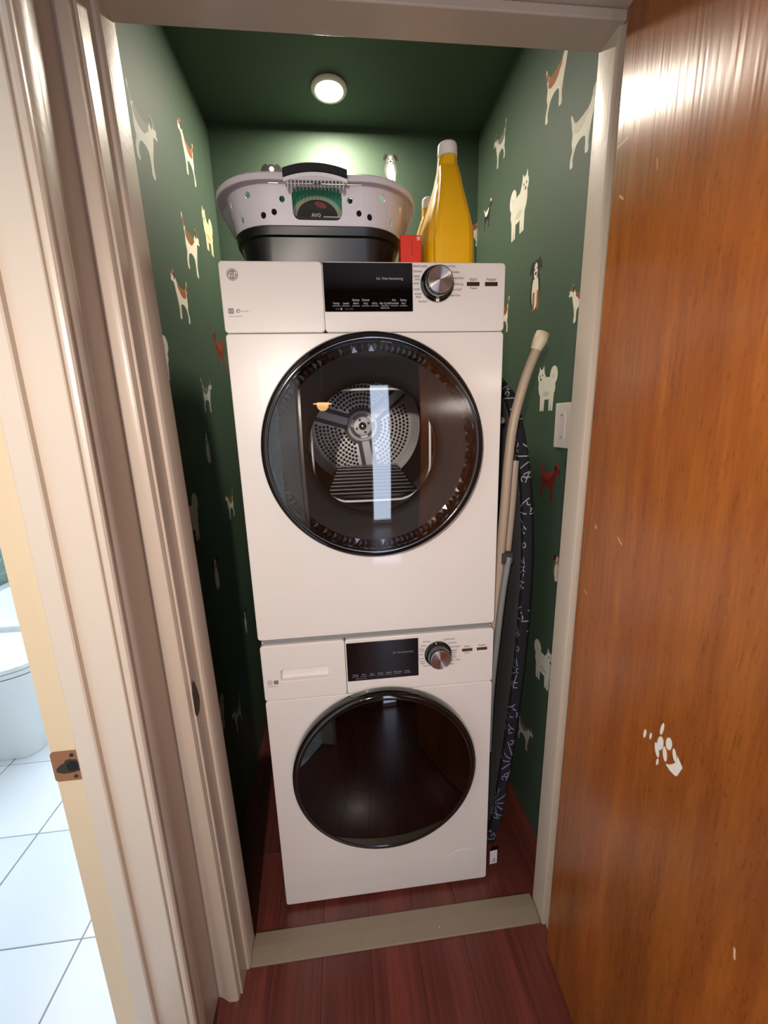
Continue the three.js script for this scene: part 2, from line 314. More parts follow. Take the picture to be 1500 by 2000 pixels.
// frame of the closet doorway; its jambs lean out a little towards the top
{
  const g = group('trim_1'); struct(g, 'cream painted frame of the closet doorway', 'trim');
  const KL = -0.0158, KR = 0.011;
  mesh('casing', shear(profile([[-0.475, 0.158], [-0.475, 0.163], [-0.444, 0.163], [-0.432, 0.1655], [-0.422, 0.171], [-0.414, 0.1755], [-0.408, 0.177], [-0.394, 0.177], [-0.390, 0.175], [-0.3885, 0.171], [-0.3885, 0.158]], 0, 2.058), KL), M.trim, g);
  mesh('jamb', shear(profile([[-0.404, 0.0601], [-0.404, 0.1575], [-0.3882, 0.1575], [-0.3882, 0.163], [-0.3865, 0.1645], [-0.3845, 0.1645], [-0.383, 0.163], [-0.383, 0.0601]], 0, 2.05), KL), M.trim, g);
  mesh('door_stop', shear(profile([[-0.3828, 0.062], [-0.3828, 0.119], [-0.377, 0.119], [-0.3745, 0.1165], [-0.3735, 0.113], [-0.3735, 0.062]], 0, 2.035), KL), M.trim, g);
  mesh('jamb', shear(profile([[0.424, 0.0601], [0.424, 0.163], [0.426, 0.1645], [0.438, 0.1645], [0.438, 0.0601]], 0, 2.05), KR), M.trim, g);
  mesh('door_stop', shear(profile([[0.4238, 0.064], [0.4238, 0.121], [0.417, 0.121], [0.4145, 0.1185], [0.4138, 0.115], [0.4138, 0.064]], 0, 2.035), KR), M.trim, g);
  mesh('casing', shear(profile([[0.4405, 0.158], [0.4405, 0.172], [0.443, 0.175], [0.50, 0.170], [0.505, 0.158]], 0, 2.058), KR), M.trim, g);
  mesh('head_jamb', box(-0.425, 0.455, 2.0365, 2.0585, 0.0601, 0.164, 0.001), M.trim, g);
  mesh('head_stop', box(-0.414, 0.444, 2.020, 2.0362, 0.066, 0.130, 0.003), M.trim, g);
  mesh('head_casing', box(-0.505, 0.527, 2.0587, 2.118, 0.1582, 0.177, 0.003), M.trim, g);
  // strike plate, wrapped round the front edge of the jamb
  const s = new THREE.Shape([[-0.158, 0.872], [-0.151, 0.862], [-0.144, 0.842], [-0.1385, 0.822], [-0.1405, 0.806], [-0.148, 0.793], [-0.160, 0.790], [-0.166, 0.800], [-0.166, 0.850], [-0.162, 0.863]].map(([a, b]) => new THREE.Vector2(a, b)));
  const sp = mesh('strike_plate', extrude(s, 0.0016).rotateY(Math.PI / 2).translate(-0.3828 - 0.0158 * 0.83, 0, 0), M.bronze, g); sp.userData.label = 'dark bronze strike plate';
}
// threshold strip
{
  const g = group('trim_3'); struct(g, 'beige wooden threshold strip across the closet doorway', 'threshold');
  const s = new THREE.Shape([[0.048, 0.0005], [0.048, 0.009], [0.052, 0.0125], [0.080, 0.0135], [0.084, 0.0130], [0.1165, 0.0055], [0.118, 0.0035], [0.118, 0.0005]].map(([z, y]) => new THREE.Vector2(-z, y)));
  mesh('strip', boxUV(toCreasedNormals(new THREE.ExtrudeGeometry(s, { depth: 0.783, bevelEnabled: false }), 0.3).rotateY(Math.PI / 2).translate(-0.3725, 0, 0)), M.threshold, g);
  [[-0.28, 0.1], [-0.07, 0.099], [0.13, 0.098]].forEach(([x, z]) => mesh('nail', new THREE.SphereGeometry(0.0024, 8, 6).scale(1, 0.5, 1).translate(x, 0.0098, z), M.chrome, g));
}
// hall wall with the bathroom doorway
const HX = -0.441;
{
  const g = group('wall_hall_left'); struct(g, 'wall between the hall and the bathroom', 'wall');
  mesh('panel', box(-0.57, HX - 0.0005, 0, H, 0.1582, 0.288), M.trim, g);
  mesh('panel', box(-0.57, HX - 0.0005, 0, H, 1.082, 1.162), M.wallDarkened, g);
  mesh('panel', box(-0.57, HX - 0.0005, 2.045, H, 0.288, 1.082), M.wallDarkened, g);
  const t = group('trim_2'); struct(t, 'cream painted frame of the bathroom doorway', 'trim');
  const P = (pts, y1 = 2.04) => profile(pts, 0.001, y1);
  mesh('casing', P([[HX, 0.258], [-0.431, 0.258], [-0.428, 0.260], [-0.427, 0.2635], [-0.427, 0.283], [-0.4285, 0.287], [-0.4285, 0.291], [-0.4265, 0.2935], [-0.4265, 0.2975], [-0.429, 0.301], [-0.4335, 0.3025], [-0.437, 0.301], [-0.438, 0.2975], [HX, 0.2965]], 2.11), M.trim, t);
  mesh('jamb', P([[-0.5705, 0.2885], [HX, 0.2885], [HX, 0.302], [-0.4425, 0.3035], [-0.5695, 0.3035], [-0.5705, 0.302]]), M.trim, t);
  mesh('door_stop', P([[-0.526, 0.3037], [-0.526, 0.3125], [-0.5235, 0.3145], [-0.4955, 0.3145], [-0.493, 0.3125], [-0.493, 0.3037]], 2.03), M.trim, t);
  mesh('rabbet', P([[-0.5705, 0.3037], [-0.5705, 0.3050], [-0.5263, 0.3050], [-0.5263, 0.3037]], 2.03), M.jambWarmLit, t);
  mesh('jamb', P([[-0.5705, 1.0665], [HX, 1.0665], [HX, 1.0815], [-0.5705, 1.0815]]), M.trim, t);
  mesh('casing', P([[HX, 1.075], [-0.427, 1.075], [-0.427, 1.14], [HX, 1.14]], 2.11), M.trim, t);
  mesh('head_jamb', box(-0.5705, HX, 2.030, 2.0445, 0.304, 1.066), M.trim, t);
  const sp = mesh('strike_plate', [extrude((() => { const s = rshape(-0.5715, -0.5268, 0.803, 0.860, 0.006); s.holes.push(circlePath(-0.541, 0.831, 0.0095)); return s; })(), 0.0016, 0, 0.3052)], M.copper, t); sp.userData.label = 'copper-toned strike plate with worn paint';
  mesh('worn_patch', extrude(new THREE.Shape([[-0.5665, 0.8215], [-0.5660, 0.828], [-0.5590, 0.835], [-0.5520, 0.838], [-0.5510, 0.842], [-0.5440, 0.8445], [-0.5330, 0.843], [-0.5300, 0.836], [-0.5290, 0.822], [-0.5400, 0.819], [-0.5560, 0.8175]].map(([x, y]) => new THREE.Vector2(x, y))), 0.0003, 0, 0.3069), M.bronze, sp);
  mesh('latch_hole', discZ(0.0090, 0.3068, 0.3075, -0.541, 0.831), M.hole, sp);
  [[-0.5385, 0.852], [-0.5385, 0.811]].forEach(([x, y]) => mesh('screw', discZ(0.0032, 0.3066, 0.3076, x, y, 10), M.bronze, sp));
}
// ---------------------------------------------------------------- the open wooden door
{
  const pivot = group('door_1', [0.4325, 0.012, 0.1785]);
  struct(pivot, 'orange-brown wooden slab door standing open, spattered with white paint', 'door');
  pivot.rotation.set(0, -THREE.MathUtils.degToRad(3), -0.008, 'YXZ');
  // local: z along the width from the hinge, x through the thickness
  const g = new THREE.BoxGeometry(DOOR.t, DOOR.h, DOOR.w).translate(-DOOR.t / 2, DOOR.h / 2, DOOR.w / 2);
  const m = new THREE.Mesh(g, [M.doorEdge, M.doorWood, M.doorEdge, M.doorEdge, M.doorEdge, M.doorEdge]); m.name = 'slab'; m.castShadow = m.receiveShadow = true; pivot.add(m);
  [0.2, 1.0, 1.78].forEach((y) => mesh('hinge', new THREE.CylinderGeometry(0.005, 0.005, 0.09, 12).translate(0.0055, y, -0.002), M.copper, pivot));
}
// ---------------------------------------------------------------- bathroom beyond the left doorway
{
  const bx0 = -2.3, bz0 = -1.95, bz1 = 1.082;
  const f = mesh('floor_bathroom', box(bx0, -0.5702, -0.06, -0.004, bz0, bz1), M.grout); struct(f, 'white square floor tiles of the bathroom', 'floor');
  const T = 0.34, tiles = [0xe9ebee, 0xe4e7eb, 0xeeeff1].map((c) => phys({ color: c, roughness: 0.28, clearcoat: 0.3, clearcoatRoughness: 0.2, bumpMap: grainBump, bumpScale: 0.0003 }));
  const tg = box(-T / 2 + 0.0014, T / 2 - 0.0014, -0.008, 0, -T / 2 + 0.0014, T / 2 - 0.0014, 0.0015);
  let k = 0;
  for (let i = -1; i < 4; i++) for (let j = -5; j < 4; j++) {
    const cx = -0.855 - (i + 0.5) * 0.343, cz = -0.004 + (j + 0.5) * T; k++;
    if (i < 0) continue;
    const t = mesh('tile', tg, tiles[(k * 5) % 3], f); t.position.set(cx, 0, cz);
  }
  for (let j = -5; j < 4; j++) { const t = mesh('tile', box(-0.8536, -0.5716, -0.008, 0, -T / 2 + 0.0014, T / 2 - 0.0014, 0.0015), tiles[(j + 9) % 3], f); t.position.set(0, 0, -0.004 + (j + 0.5) * T); }
  const wl = mesh('wall_bathroom_left', box(bx0 - 0.08, bx0, 0, H, bz0 - 0.08, bz1), M.wallBath); struct(wl, 'pale bathroom wall behind the toilet tank', 'wall');
  const wf = group('wall_bathroom_far'); struct(wf, 'bathroom wall with marble tiles and a window above the bathtub', 'wall');
  [[bx0, -1.9, 0, H], [-0.9, -0.5701, 0, H], [-1.9, -0.9, 0, 1.1], [-1.9, -0.9, 2.2, H]].forEach(([x0, x1, y0, y1]) => mesh('panel', box(x0, x1, y0, y1, bz0 - 0.08, bz0), M.wallBath, wf));
  const marble = [0, 1].map((q) => { const t = dataTex(256, 256, (u, v) => { const n = vnoise(u * 5 + q * 9, v * 5) * 0.5 + vnoise(u * 14, v * 14 + q) * 0.3 + vnoise(u * 40, v * 40) * 0.2, w = Math.abs(vnoise(u * 4 + 3, v * 4 + q * 5) - 0.5) < 0.02 ? 40 : 0; return [128 + 40 * n + w, 150 + 36 * n + w, 142 + 36 * n + w]; }); return phys({ map: t, roughness: 0.15, clearcoat: 0.5 }); });
  for (let i = 0; i < 6; i++) for (let j = 0; j < 3; j++) mesh('tile', (() => { const q = new RoundedBoxGeometry(0.29, 0.297, 0.01, 1, 0.0015); return q.translate(-0.72 - i * 0.293, 0.15 + j * 0.3, bz0 + 0.0055); })(), marble[(i * 3 + j) % 2], wf);
  for (let i = 0; i < 3; i++) for (let j = 0; j < 7; j++) mesh('tile', new RoundedBoxGeometry(0.01, 0.297, 0.29, 1, 0.0015).translate(bx0 + 0.0055, 0.15 + j * 0.3, bz0 + 0.16 + i * 0.293), marble[(i + j) % 2], wl);
  const wn = mesh('wall_bathroom_near', box(bx0 - 0.08, -0.5701, 0, H, bz1, bz1 + 0.08), M.wallBath); struct(wn, 'bathroom wall opposite the bathtub', 'wall');
  const ws = mesh('wall_bathroom_right', box(-0.5702 - 0.02, -0.5702, 0, H, bz0, 0.06), M.wallBath); struct(ws, 'bathroom wall backing on to the closet', 'wall');
  const cb = mesh('ceiling_bathroom', box(bx0 - 0.08, -0.5705, H, H + 0.08, bz0, bz1), M.ceilBath); struct(cb, 'white bathroom ceiling', 'ceiling');
  const w = group('window_1'); struct(w, 'bright bathroom window', 'window');
  const wb = bz0 - 0.04;
  mesh('frame', [box(-1.898, -0.902, 1.102, 1.14, wb, wb + 0.035), box(-1.898, -0.902, 2.16, 2.198, wb, wb + 0.035), box(-1.898, -1.86, 1.14, 2.16, wb, wb + 0.035), box(-0.94, -0.902, 1.14, 2.16, wb, wb + 0.035), box(-1.42, -1.38, 1.14, 2.16, wb, wb + 0.035)], M.porcelain, w);
  const day = std({ color: 0x222222, emissive: 0xdfeaff, emissiveIntensity: 3 });
  [[-1.86, -1.42], [-1.38, -0.94]].forEach(([a, b]) => mesh('pane', box(a, b, 1.14, 2.16, wb + 0.006, wb + 0.012), day, w));

  // toilet, facing the doorway
  const t = group('toilet', [-1.73, 0, -0.87]); tag(t, 'white skirted toilet on the white tile floor', 'toilet');
  const ring = (hw, hd, r, y, cx, cz = 0) => rrect(hw, hd, r, 8, cx, cz).map(([x, z]) => [x, y, z]);
  mesh('bowl', loft([ring(0.27, 0.155, 0.06, 0.001, 0.0), ring(0.272, 0.158, 0.07, 0.06, 0.0), ring(0.29, 0.165, 0.12, 0.22, 0.01), ring(0.325, 0.185, 0.18, 0.34, 0.015), ring(0.33, 0.19, 0.185, 0.385, 0.015)]), M.porcelain, t);
  mesh('seat', loft([ring(0.328, 0.189, 0.185, 0.389, 0.017), ring(0.332, 0.192, 0.188, 0.394, 0.017), ring(0.332, 0.192, 0.188, 0.404, 0.017), ring(0.326, 0.188, 0.184, 0.408, 0.017)]), M.porcelain, t);
  mesh('lid', loft([ring(0.328, 0.188, 0.184, 0.411, 0.015), ring(0.331, 0.191, 0.187, 0.415, 0.015), ring(0.325, 0.186, 0.182, 0.428, 0.015), ring(0.28, 0.15, 0.14, 0.434, 0.005)]), M.porcelain, t);
  mesh('tank', box(-0.50, -0.32, 0.001, 0.78, -0.19, 0.19, 0.02), M.porcelain, t);
  mesh('tank_lid', box(-0.515, -0.31, 0.781, 0.81, -0.2, 0.2, 0.01), M.porcelain, t);
  // bathtub along the far wall
  const b = group('bathtub', [-1.45, 0, -1.5]); tag(b, 'white bathtub with a flat rim behind the toilet', 'bathtub');
  const tr = (hw, hd, r, y) => rrect(hw, hd, r, 6).map(([x, z]) => [x, y, z]);
  mesh('shell', loft([tr(0.80, 0.37, 0.02, 0.001), tr(0.80, 0.37, 0.02, 0.39), tr(0.815, 0.385, 0.03, 0.395), tr(0.815, 0.385, 0.03, 0.43), tr(0.81, 0.38, 0.03, 0.435), tr(0.735, 0.305, 0.14, 0.435), tr(0.725, 0.295, 0.14, 0.425), tr(0.66, 0.24, 0.13, 0.12)].map((r) => r)), M.porcelain, b);
}
// ---------------------------------------------------------------- the room behind the viewer
{
  const d = (n, g, m, l, c = 'wall') => struct(mesh(n, g, m), l, c);
  d('wall_room_front', box(-1.8, -0.5701, 0, H, 1.1622, 1.24), M.wallDarkened, 'room wall left of the hall');
  d('wall_room_left', box(-1.88, -1.80, 0, H, 1.1622, 2.78), M.wallDarkened, 'left wall of the room behind the hall');
  d('wall_room_right', box(1.78, 1.86, 0, H, 0.0601, 2.78), M.wallDarkened, 'right wall of the room behind the hall');
  const back = group('wall_room_back'); struct(back, 'wall with a narrow glazed door behind the hall', 'wall');
  mesh('panel', box(-1.88, 0.15, 0, H, 2.70, 2.78), M.wallDarkened, back); mesh('panel', box(0.45, 1.86, 0, H, 2.70, 2.78), M.wallDarkened, back); mesh('panel', box(0.15, 0.45, 2.07, H, 2.70, 2.78), M.wallDarkened, back);
  d('ceiling_room', box(-1.88, 1.86, H, H + 0.08, 0.0601, 2.78), M.ceilWhite, 'white ceiling of the hall and room', 'ceiling');
  d('floor_room', box(-1.88, -0.5705, -0.06, 0, 1.1622, 2.78), M.plank[1], 'laminate floor of the room behind the hall', 'floor');
  const w = group('window_2'); struct(w, 'narrow glazed door bright with daylight', 'window');
  mesh('frame', [box(0.152, 0.172, 0, 2.068, 2.705, 2.74), box(0.428, 0.448, 0, 2.068, 2.705, 2.74), box(0.172, 0.428, 0, 0.08, 2.705, 2.74), box(0.172, 0.428, 2.04, 2.068, 2.705, 2.74)], M.porcelain, w);
  mesh('pane', box(0.172, 0.428, 0.08, 2.04, 2.72, 2.726), std({ color: 0x222222, emissive: 0xd6e4ff, emissiveIntensity: 3 }), w);
}

// ---------------------------------------------------------------- lamps
function pointLamp(color, intensity, pos, radius) { const l = new THREE.PointLight(color, intensity); l.position.set(...pos); l.castShadow = true; l.shadow.radius = radius; l.shadow.mapSize.set(1024, 1024); scene.add(l); return l; }
{ // small round lamp on the closet ceiling
  const g = group('ceiling_lamp', [-0.052, H, -0.665]); tag(g, 'small round white lamp glowing on the dark green closet ceiling', 'lamp');
  mesh('trim_ring', lathe([[0.045, -0.001], [0.058, -0.001], [0.059, -0.005], [0.055, -0.011], [0.047, -0.013], [0.045, -0.011], [0.045, -0.001]], 48), M.capWhite, g);
  mesh('diffuser', lathe([[0.0449, -0.006], [0.040, -0.010], [0.025, -0.014], [0, -0.0155]], 48), std({ color: 0xffffff, emissive: 0xfff2dc, emissiveIntensity: 14 }), g);
  rectLight(0xfff3e0, LAMP.puck, 0.075, 0.075, [-0.052, H - 0.018, -0.665], [-0.052, 0, -0.665]);
}
{ // low hanging pendant in the hall, behind the viewer: it is mirrored in the dryer door
  const p = [-0.30, H, 1.35], by = -0.84;
  const g = group('pendant_lamp', p); tag(g, 'copper pendant lamp with a bare globe bulb hanging in the hall', 'lamp');
  mesh('rod', new THREE.CylinderGeometry(0.006, 0.006, -by - 0.12, 10).translate(0, (by + 0.12) / 2 - 0.001, 0), M.copper, g);
  mesh('shade', lathe([[0.012, by + 0.12], [0.03, by + 0.112], [0.052, by + 0.08], [0.075, by + 0.0095], [0.077, by + 0.0095], [0.055, by + 0.083], [0.032, by + 0.116], [0.012, by + 0.124]], 40), M.copper, g);
  mesh('bulb', new THREE.SphereGeometry(0.047, 28, 20).translate(0, by, 0), std({ color: 0xffffff, emissive: 0xffc77c, emissiveIntensity: 7 }), g);
  pointLamp(0xfff1e5, LAMP.pendant, [p[0], H + by, p[2]], 1.2);
}

// ---------------------------------------------------------------- washer and dryer
function decal(name, x0, x1, y0, y1, z, color, draw, parent, px = 6000) {       // print on a flat face: draw() in metres, y up
  const w = Math.min(2048, Math.round((x1 - x0) * px)), h = Math.min(2048, Math.round((y1 - y0) * px)), sx = w / (x1 - x0), sy = h / (y1 - y0);
  const t = canvasTex(w, h, (c) => {
    c.fillStyle = '#000'; c.fillRect(0, 0, w, h); c.fillStyle = c.strokeStyle = '#fff';
    const q = {
      c, X: (x) => (x - x0) * sx, Y: (y) => (y1 - y) * sy, s: sx,
      text: (s, x, y, size, align = 'center', weight = '') => { c.font = `${weight} ${size * sx}px sans-serif`; c.textAlign = align; c.textBaseline = 'middle'; c.fillText(s, q.X(x), q.Y(y)); },
      bar: (xa, xb, ya, yb) => c.fillRect(q.X(xa), q.Y(yb), (xb - xa) * sx, (yb - ya) * sy),
      grey: (v) => { c.fillStyle = c.strokeStyle = `rgb(${v},${v},${v})`; },
    };
    draw(q);
  }, false);
  const m = mesh(name, new THREE.PlaneGeometry(x1 - x0, y1 - y0).translate((x0 + x1) / 2, (y0 + y1) / 2, z), std({ color, roughness: 0.4, alphaMap: t, transparent: true }), parent);
  m.castShadow = false; return m;
}
function polarDisc(r, z, cx, cy) {
  const pos = [], uv = [], idx = [], N = 64, K = 5;
  for (let k = 0; k <= K; k++) for (let i = 0; i <= N; i++) { const a = i / N * Math.PI * 2, q = Math.max(0.0005, r * k / K); pos.push(cx + q * Math.cos(a), cy + q * Math.sin(a), z); uv.push(i / N * 6, k / K); }
  for (let k = 0; k < K; k++) for (let i = 0; i < N; i++) { const a = k * (N + 1) + i, b = a + 1, c = a + N + 1, d = c + 1; idx.push(a, c, b, b, c, d); }
  const g = new THREE.BufferGeometry(); g.setAttribute('position', new THREE.Float32BufferAttribute(pos, 3)); g.setAttribute('uv', new THREE.Float32BufferAttribute(uv, 2)); g.setIndex(idx); g.computeVertexNormals(); return g;
}
function knob(g, x, y) {
  const k = mesh('knob', latheZ([[0.0, 0.0], [0.0355, 0.0002], [0.0357, 0.004], [0.0345, 0.006], [0.031, 0.0065], [0.029, 0.0085], [0.0285, 0.026], [0.0278, 0.0282], [0.026, 0.029], [0.0, 0.029]], 64, x, y, 0.0003), M.blackGloss, g);
  mesh('chrome_ring', latheZ([[0.0247, 0.0288], [0.0262, 0.0292], [0.0255, 0.0312], [0.0247, 0.0316]], 64, x, y, 0.0003), M.chrome, k);
  mesh('metal_face', merge([polarDisc(0.0249, 0.0312, x, y)]), M.brushed, k);
  mesh('pointer', box(x - 0.0035, x + 0.0035, y - 0.0352, y - 0.0285, 0.006, 0.0075), M.switchWhite, k);
}
const HW = 0.2975;
function cabinet(g, y0, y1, depth) {
  mesh('cabinet', [box(-HW + 0.001, -HW + 0.005, y0, y1, -depth, -0.021), box(HW - 0.005, HW - 0.001, y0, y1, -depth, -0.021), box(-HW + 0.005, HW - 0.005, y1 - 0.004, y1, -depth, -0.021), box(-HW + 0.005, HW - 0.005, y0, y0 + 0.004, -depth, -0.021), box(-HW + 0.005, HW - 0.005, y0 + 0.004, y1 - 0.004, -depth, -depth + 0.004)], M.enamel, g);
}
function doorParts(g, cx, cy, glass, sag) {
  const d = mesh('door_ring', latheZ([[0.226, 0.003], [0.2455, 0.002], [0.2472, 0.006], [0.2472, 0.020], [0.2445, 0.029], [0.239, 0.0335], [0.232, 0.0345], [0.2275, 0.033], [0.226, 0.028], [0.226, 0.003]], 128, cx, cy), M.blackGloss, g);
  const rg = 0.2285, Rr = (rg * rg + sag * sag) / (2 * sag), dome = [];
  for (let i = 0; i <= 24; i++) { const r = rg * (1 - i / 24); dome.push([r, 0.0335 + sag - (Rr - Math.sqrt(Rr * Rr - r * r))]); }
  const gl = mesh('door_glass', latheZ(dome, 128, cx, cy), glass, d); gl.userData.label = 'dark domed door glass';
  return d;
}
function facetRing(cx, cy, r0, r1, z0, z1, n) {
  const pos = [];
  for (let i = 0; i < n; i++) {
    const a = i / n * 2 * Math.PI, b = (i + 1) / n * 2 * Math.PI, m = (a + b) / 2, lift = 0.0022 + 0.002 * hash(i, 3), rm = r0 + (r1 - r0) * (0.3 + 0.4 * hash(i, 9));
    const p = (t, r, z) => [cx + r * Math.cos(t), cy + r * Math.sin(t), z];
    const A = p(a, r0, z0), B = p(b, r0, z0), C = p(b, r1, z1), D = p(a, r1, z1), E = p(m, rm, (z0 + z1) / 2 + lift);
    [[A, B, E], [B, C, E], [C, D, E], [D, A, E]].forEach((t) => t.forEach((q) => pos.push(...q)));
  }
  const q = new THREE.BufferGeometry(); q.setAttribute('position', new THREE.Float32BufferAttribute(pos, 3)); q.computeVertexNormals(); return q;
}
function frontPanel(g, name, x0, x1, y0, y1, hole, r = 0.008, mat = M.enamel) {
  const s = rshape(x0, x1, y0, y1, r); if (hole) s.holes.push(circlePath(...hole));
  return mesh(name, extrude(s, 0.02, 0.0022, -0.02, 48), mat, g);
}
function emblem(q, x, y, r) {                                    // round monogram badge
  const c = q.c; c.lineWidth = r * 0.16 * q.s; q.grey(235); c.beginPath(); c.arc(q.X(x), q.Y(y), r * q.s, 0, 7); c.fill();
  q.grey(0); c.lineWidth = r * 0.07 * q.s; c.beginPath(); c.arc(q.X(x), q.Y(y), r * 0.86 * q.s, 0, 7); c.stroke();
  c.font = `italic bold ${r * 1.05 * q.s}px serif`; c.textAlign = 'center'; c.textBaseline = 'middle'; c.fillText('GE', q.X(x), q.Y(y - r * 0.04));
  [0, 1, 2, 3].forEach((k) => { const a = k * Math.PI / 2 + 0.5; c.beginPath(); c.arc(q.X(x + 0.72 * r * Math.cos(a)), q.Y(y + 0.72 * r * Math.sin(a)), r * 0.16 * q.s, a, a + 4); c.stroke(); });
}
const DARKTXT = 0x2a2220;
{ // ------------------------------------------------ dryer (upper machine)
  const g = group('clothes_dryer', [0, 0.86, 0]); tag(g, 'white front-loading dryer stacked on top, its clear round door showing the drum', 'dryer');
  const o = -0.86, y0 = 0, y1 = 0.836, seam = 0.700;
  cabinet(g, y0, y1, 0.62);
  frontPanel(g, 'badge_panel', -HW, -0.0922, seam + 0.0005, y1, null);
  frontPanel(g, 'control_panel', -0.0918, HW, seam + 0.0005, y1, null);
  const dc = [0.0025, 1.312 + o];
  frontPanel(g, 'front_panel', -HW, HW, y0, seam - 0.0005, [...dc, 0.205]);
  const d = doorParts(g, ...dc, M.dryerGlass, 0.013);
  mesh('door_liner', latheZ([[0.2255, 0.004], [0.2255, 0.016], [0.205, 0.010], [0.165, -0.010], [0.152, -0.018], [0.148, -0.028], [0.150, -0.05], [0.156, -0.05], [0.156, -0.022], [0.168, -0.016], [0.204, 0.0035], [0.2255, 0.004]], 96, ...dc), M.liner, d);
  mesh('facet_ring', facetRing(...dc, 0.208, 0.2248, 0.0150, 0.0165, 110), M.blackGloss, d).userData.label = 'sparkling faceted ring behind the door glass';
  // drum
  const hx = 0.003, hy = 1.362 + o, zb = -0.49;
  mesh('drum', latheZ([[0.205, -0.055], [0.262, -0.058], [0.264, -0.07], [0.264, zb - 0.004], [0.0, zb - 0.004]], 96, hx, hy), M.steelDark, g);
  const plate = mesh('drum_plate', latheZ([[0.0, zb + 0.006], [0.165, zb + 0.006], [0.178, zb + 0.002], [0.2, zb - 0.002]], 96, hx, hy), M.steel, g);
  const holes = [], rims = [];
  const arms = [40, 163, 279].map((a) => a * Math.PI / 180);
  for (let k = 0; k < 8; k++) {
    const r = 0.066 + k * 0.0128, n = Math.round(2 * Math.PI * r / 0.0122);
    for (let i = 0; i < n; i++) {
      const a = (i + (k % 2) * 0.5) / n * 2 * Math.PI;
      if (arms.some((b) => { const da = Math.atan2(Math.sin(a - b), Math.cos(a - b)); return Math.abs(da) < 1.2 && Math.abs(Math.sin(da)) * r < 0.031; })) continue;
      const x = hx + r * Math.cos(a), y = hy + r * Math.sin(a);
      holes.push(new THREE.CircleGeometry(0.0047, 12).translate(x, y, zb + 0.0068)); rims.push(new THREE.TorusGeometry(0.0051, 0.0009, 5, 12).translate(x, y, zb + 0.0066));
    }
  }
  mesh('perforation', holes, M.hole, plate).userData.kind = 'stuff';
  mesh('perforation_rim', rims, M.steel, plate).userData.kind = 'stuff';
  const arm = (a, w, l, z0, z1) => { const s = rshape(0, l, -w / 2, w / 2, w / 2.2); return extrude(s, z1 - z0, 0.0015, z0).rotateZ(a).translate(hx, hy, 0); };
  mesh('spider_recess_shade', [...arms.map((a) => arm(a, 0.052, 0.185, zb + 0.006, zb + 0.010)), discZ(0.062, zb + 0.006, zb + 0.0105, hx, hy, 48)], M.meshGray, g);  // recess around the arms, their shadow put into its dark grey
  const sp = mesh('drum_spider', [...arms.map((a) => arm(a, 0.026, 0.19, zb + 0.0102, zb + 0.020)), latheZ([[0.040, zb + 0.011], [0.040, zb + 0.024], [0.046, zb + 0.027], [0.052, zb + 0.024], [0.053, zb + 0.011]], 64, hx, hy)], M.castAlloy, g);
  mesh('hub_groove', discZ(0.0405, zb + 0.0108, zb + 0.0165, hx, hy, 48), M.blackPlastic, sp);
  mesh('hub', latheZ([[0.0, zb + 0.030], [0.029, zb + 0.030], [0.0315, zb + 0.027], [0.0315, zb + 0.0166]], 48, hx, hy), M.castAlloy, sp);
  [0.4, 2.0, 3.55, 5.1].forEach((a) => mesh('bolt', discZ(0.0045, zb + 0.0301, zb + 0.0312, hx + 0.0215 * Math.cos(a), hy + 0.0215 * Math.sin(a), 12), M.blackPlastic, sp));
  mesh('hub_ring', latheZ([[0.0105, zb + 0.0301], [0.0130, zb + 0.0325], [0.0105, zb + 0.0335]], 32, hx, hy), M.blackPlastic, sp);
  mesh('hub_cap', latheZ([[0.0, zb + 0.0345], [0.006, zb + 0.0340], [0.0102, zb + 0.0315]], 24, hx, hy), M.chrome, sp);
  // lint filter grille in the lower lip of the opening
  const fg = mesh('lint_filter', loft([[[-0.118, 1.196 + o, -0.075], [0.122, 1.196 + o, -0.075], [0.122, 1.188 + o, -0.075], [-0.118, 1.188 + o, -0.075]].map((q) => q), [[-0.090, 1.246 + o, -0.27], [0.094, 1.246 + o, -0.27], [0.094, 1.238 + o, -0.27], [-0.090, 1.238 + o, -0.27]]]), M.blackPlastic, g);
  for (let k = 0; k < 9; k++) { const t = k / 8, z = -0.08 - 0.18 * t, y = 1.199 + o + 0.049 * t, w = 0.112 - 0.026 * t; mesh('slat', box(0.002 - w, 0.002 + w, y, y + 0.004, z - 0.004, z + 0.004, 0.001), M.steelDark, fg); }
  mesh('opening_rim', tube(rrect(0.142, 0.132, 0.085, 6).map(([x, y]) => [x + 0.002, y + 1.316 + o, -0.060]), 0.0035, 8, 160, true), M.steel, g);
  // control panel
  mesh('display', extrude(rshape(-0.0905, 0.0952, 1.6005 + o, 1.6935 + o, 0.0015), 0.0016, 0.0004, 0.0001), M.displayGlass, g);
  decal('display_print', -0.090, 0.095, 1.601 + o, 1.693 + o, 0.0021, 0xb8b6b0, (q) => {
    q.text('Est. Time Remaining', 0.047, 1.664 + o, 0.0062);
    const xs = [-0.0665, -0.0465, -0.0255, -0.005, 0.014, 0.0355, 0.0555, 0.075], w = 0.0082;
    [['Temp'], ['Level'], ['Damp', 'Alert'], ['Timed', 'Dry'], ['eDry'], ['My Cycle'], ['Ext.', 'Tumble'], ['Delay', 'Dry']].forEach((t, i) => {
      t.forEach((s, k) => q.text(s, xs[i], 1.6165 + o + (t.length - 1 - k) * 0.0062, 0.0056)); q.bar(xs[i] - w, xs[i] + w, 1.6110 + o, 1.6118 + o);
    });
    q.text('Hold to Set', 0.0355, 1.6072 + o, 0.0038); q.grey(110); q.text('Hold', -0.0645, 1.6058 + o, 0.0036); q.text('3 sec. Lock', -0.040, 1.6058 + o, 0.0036);
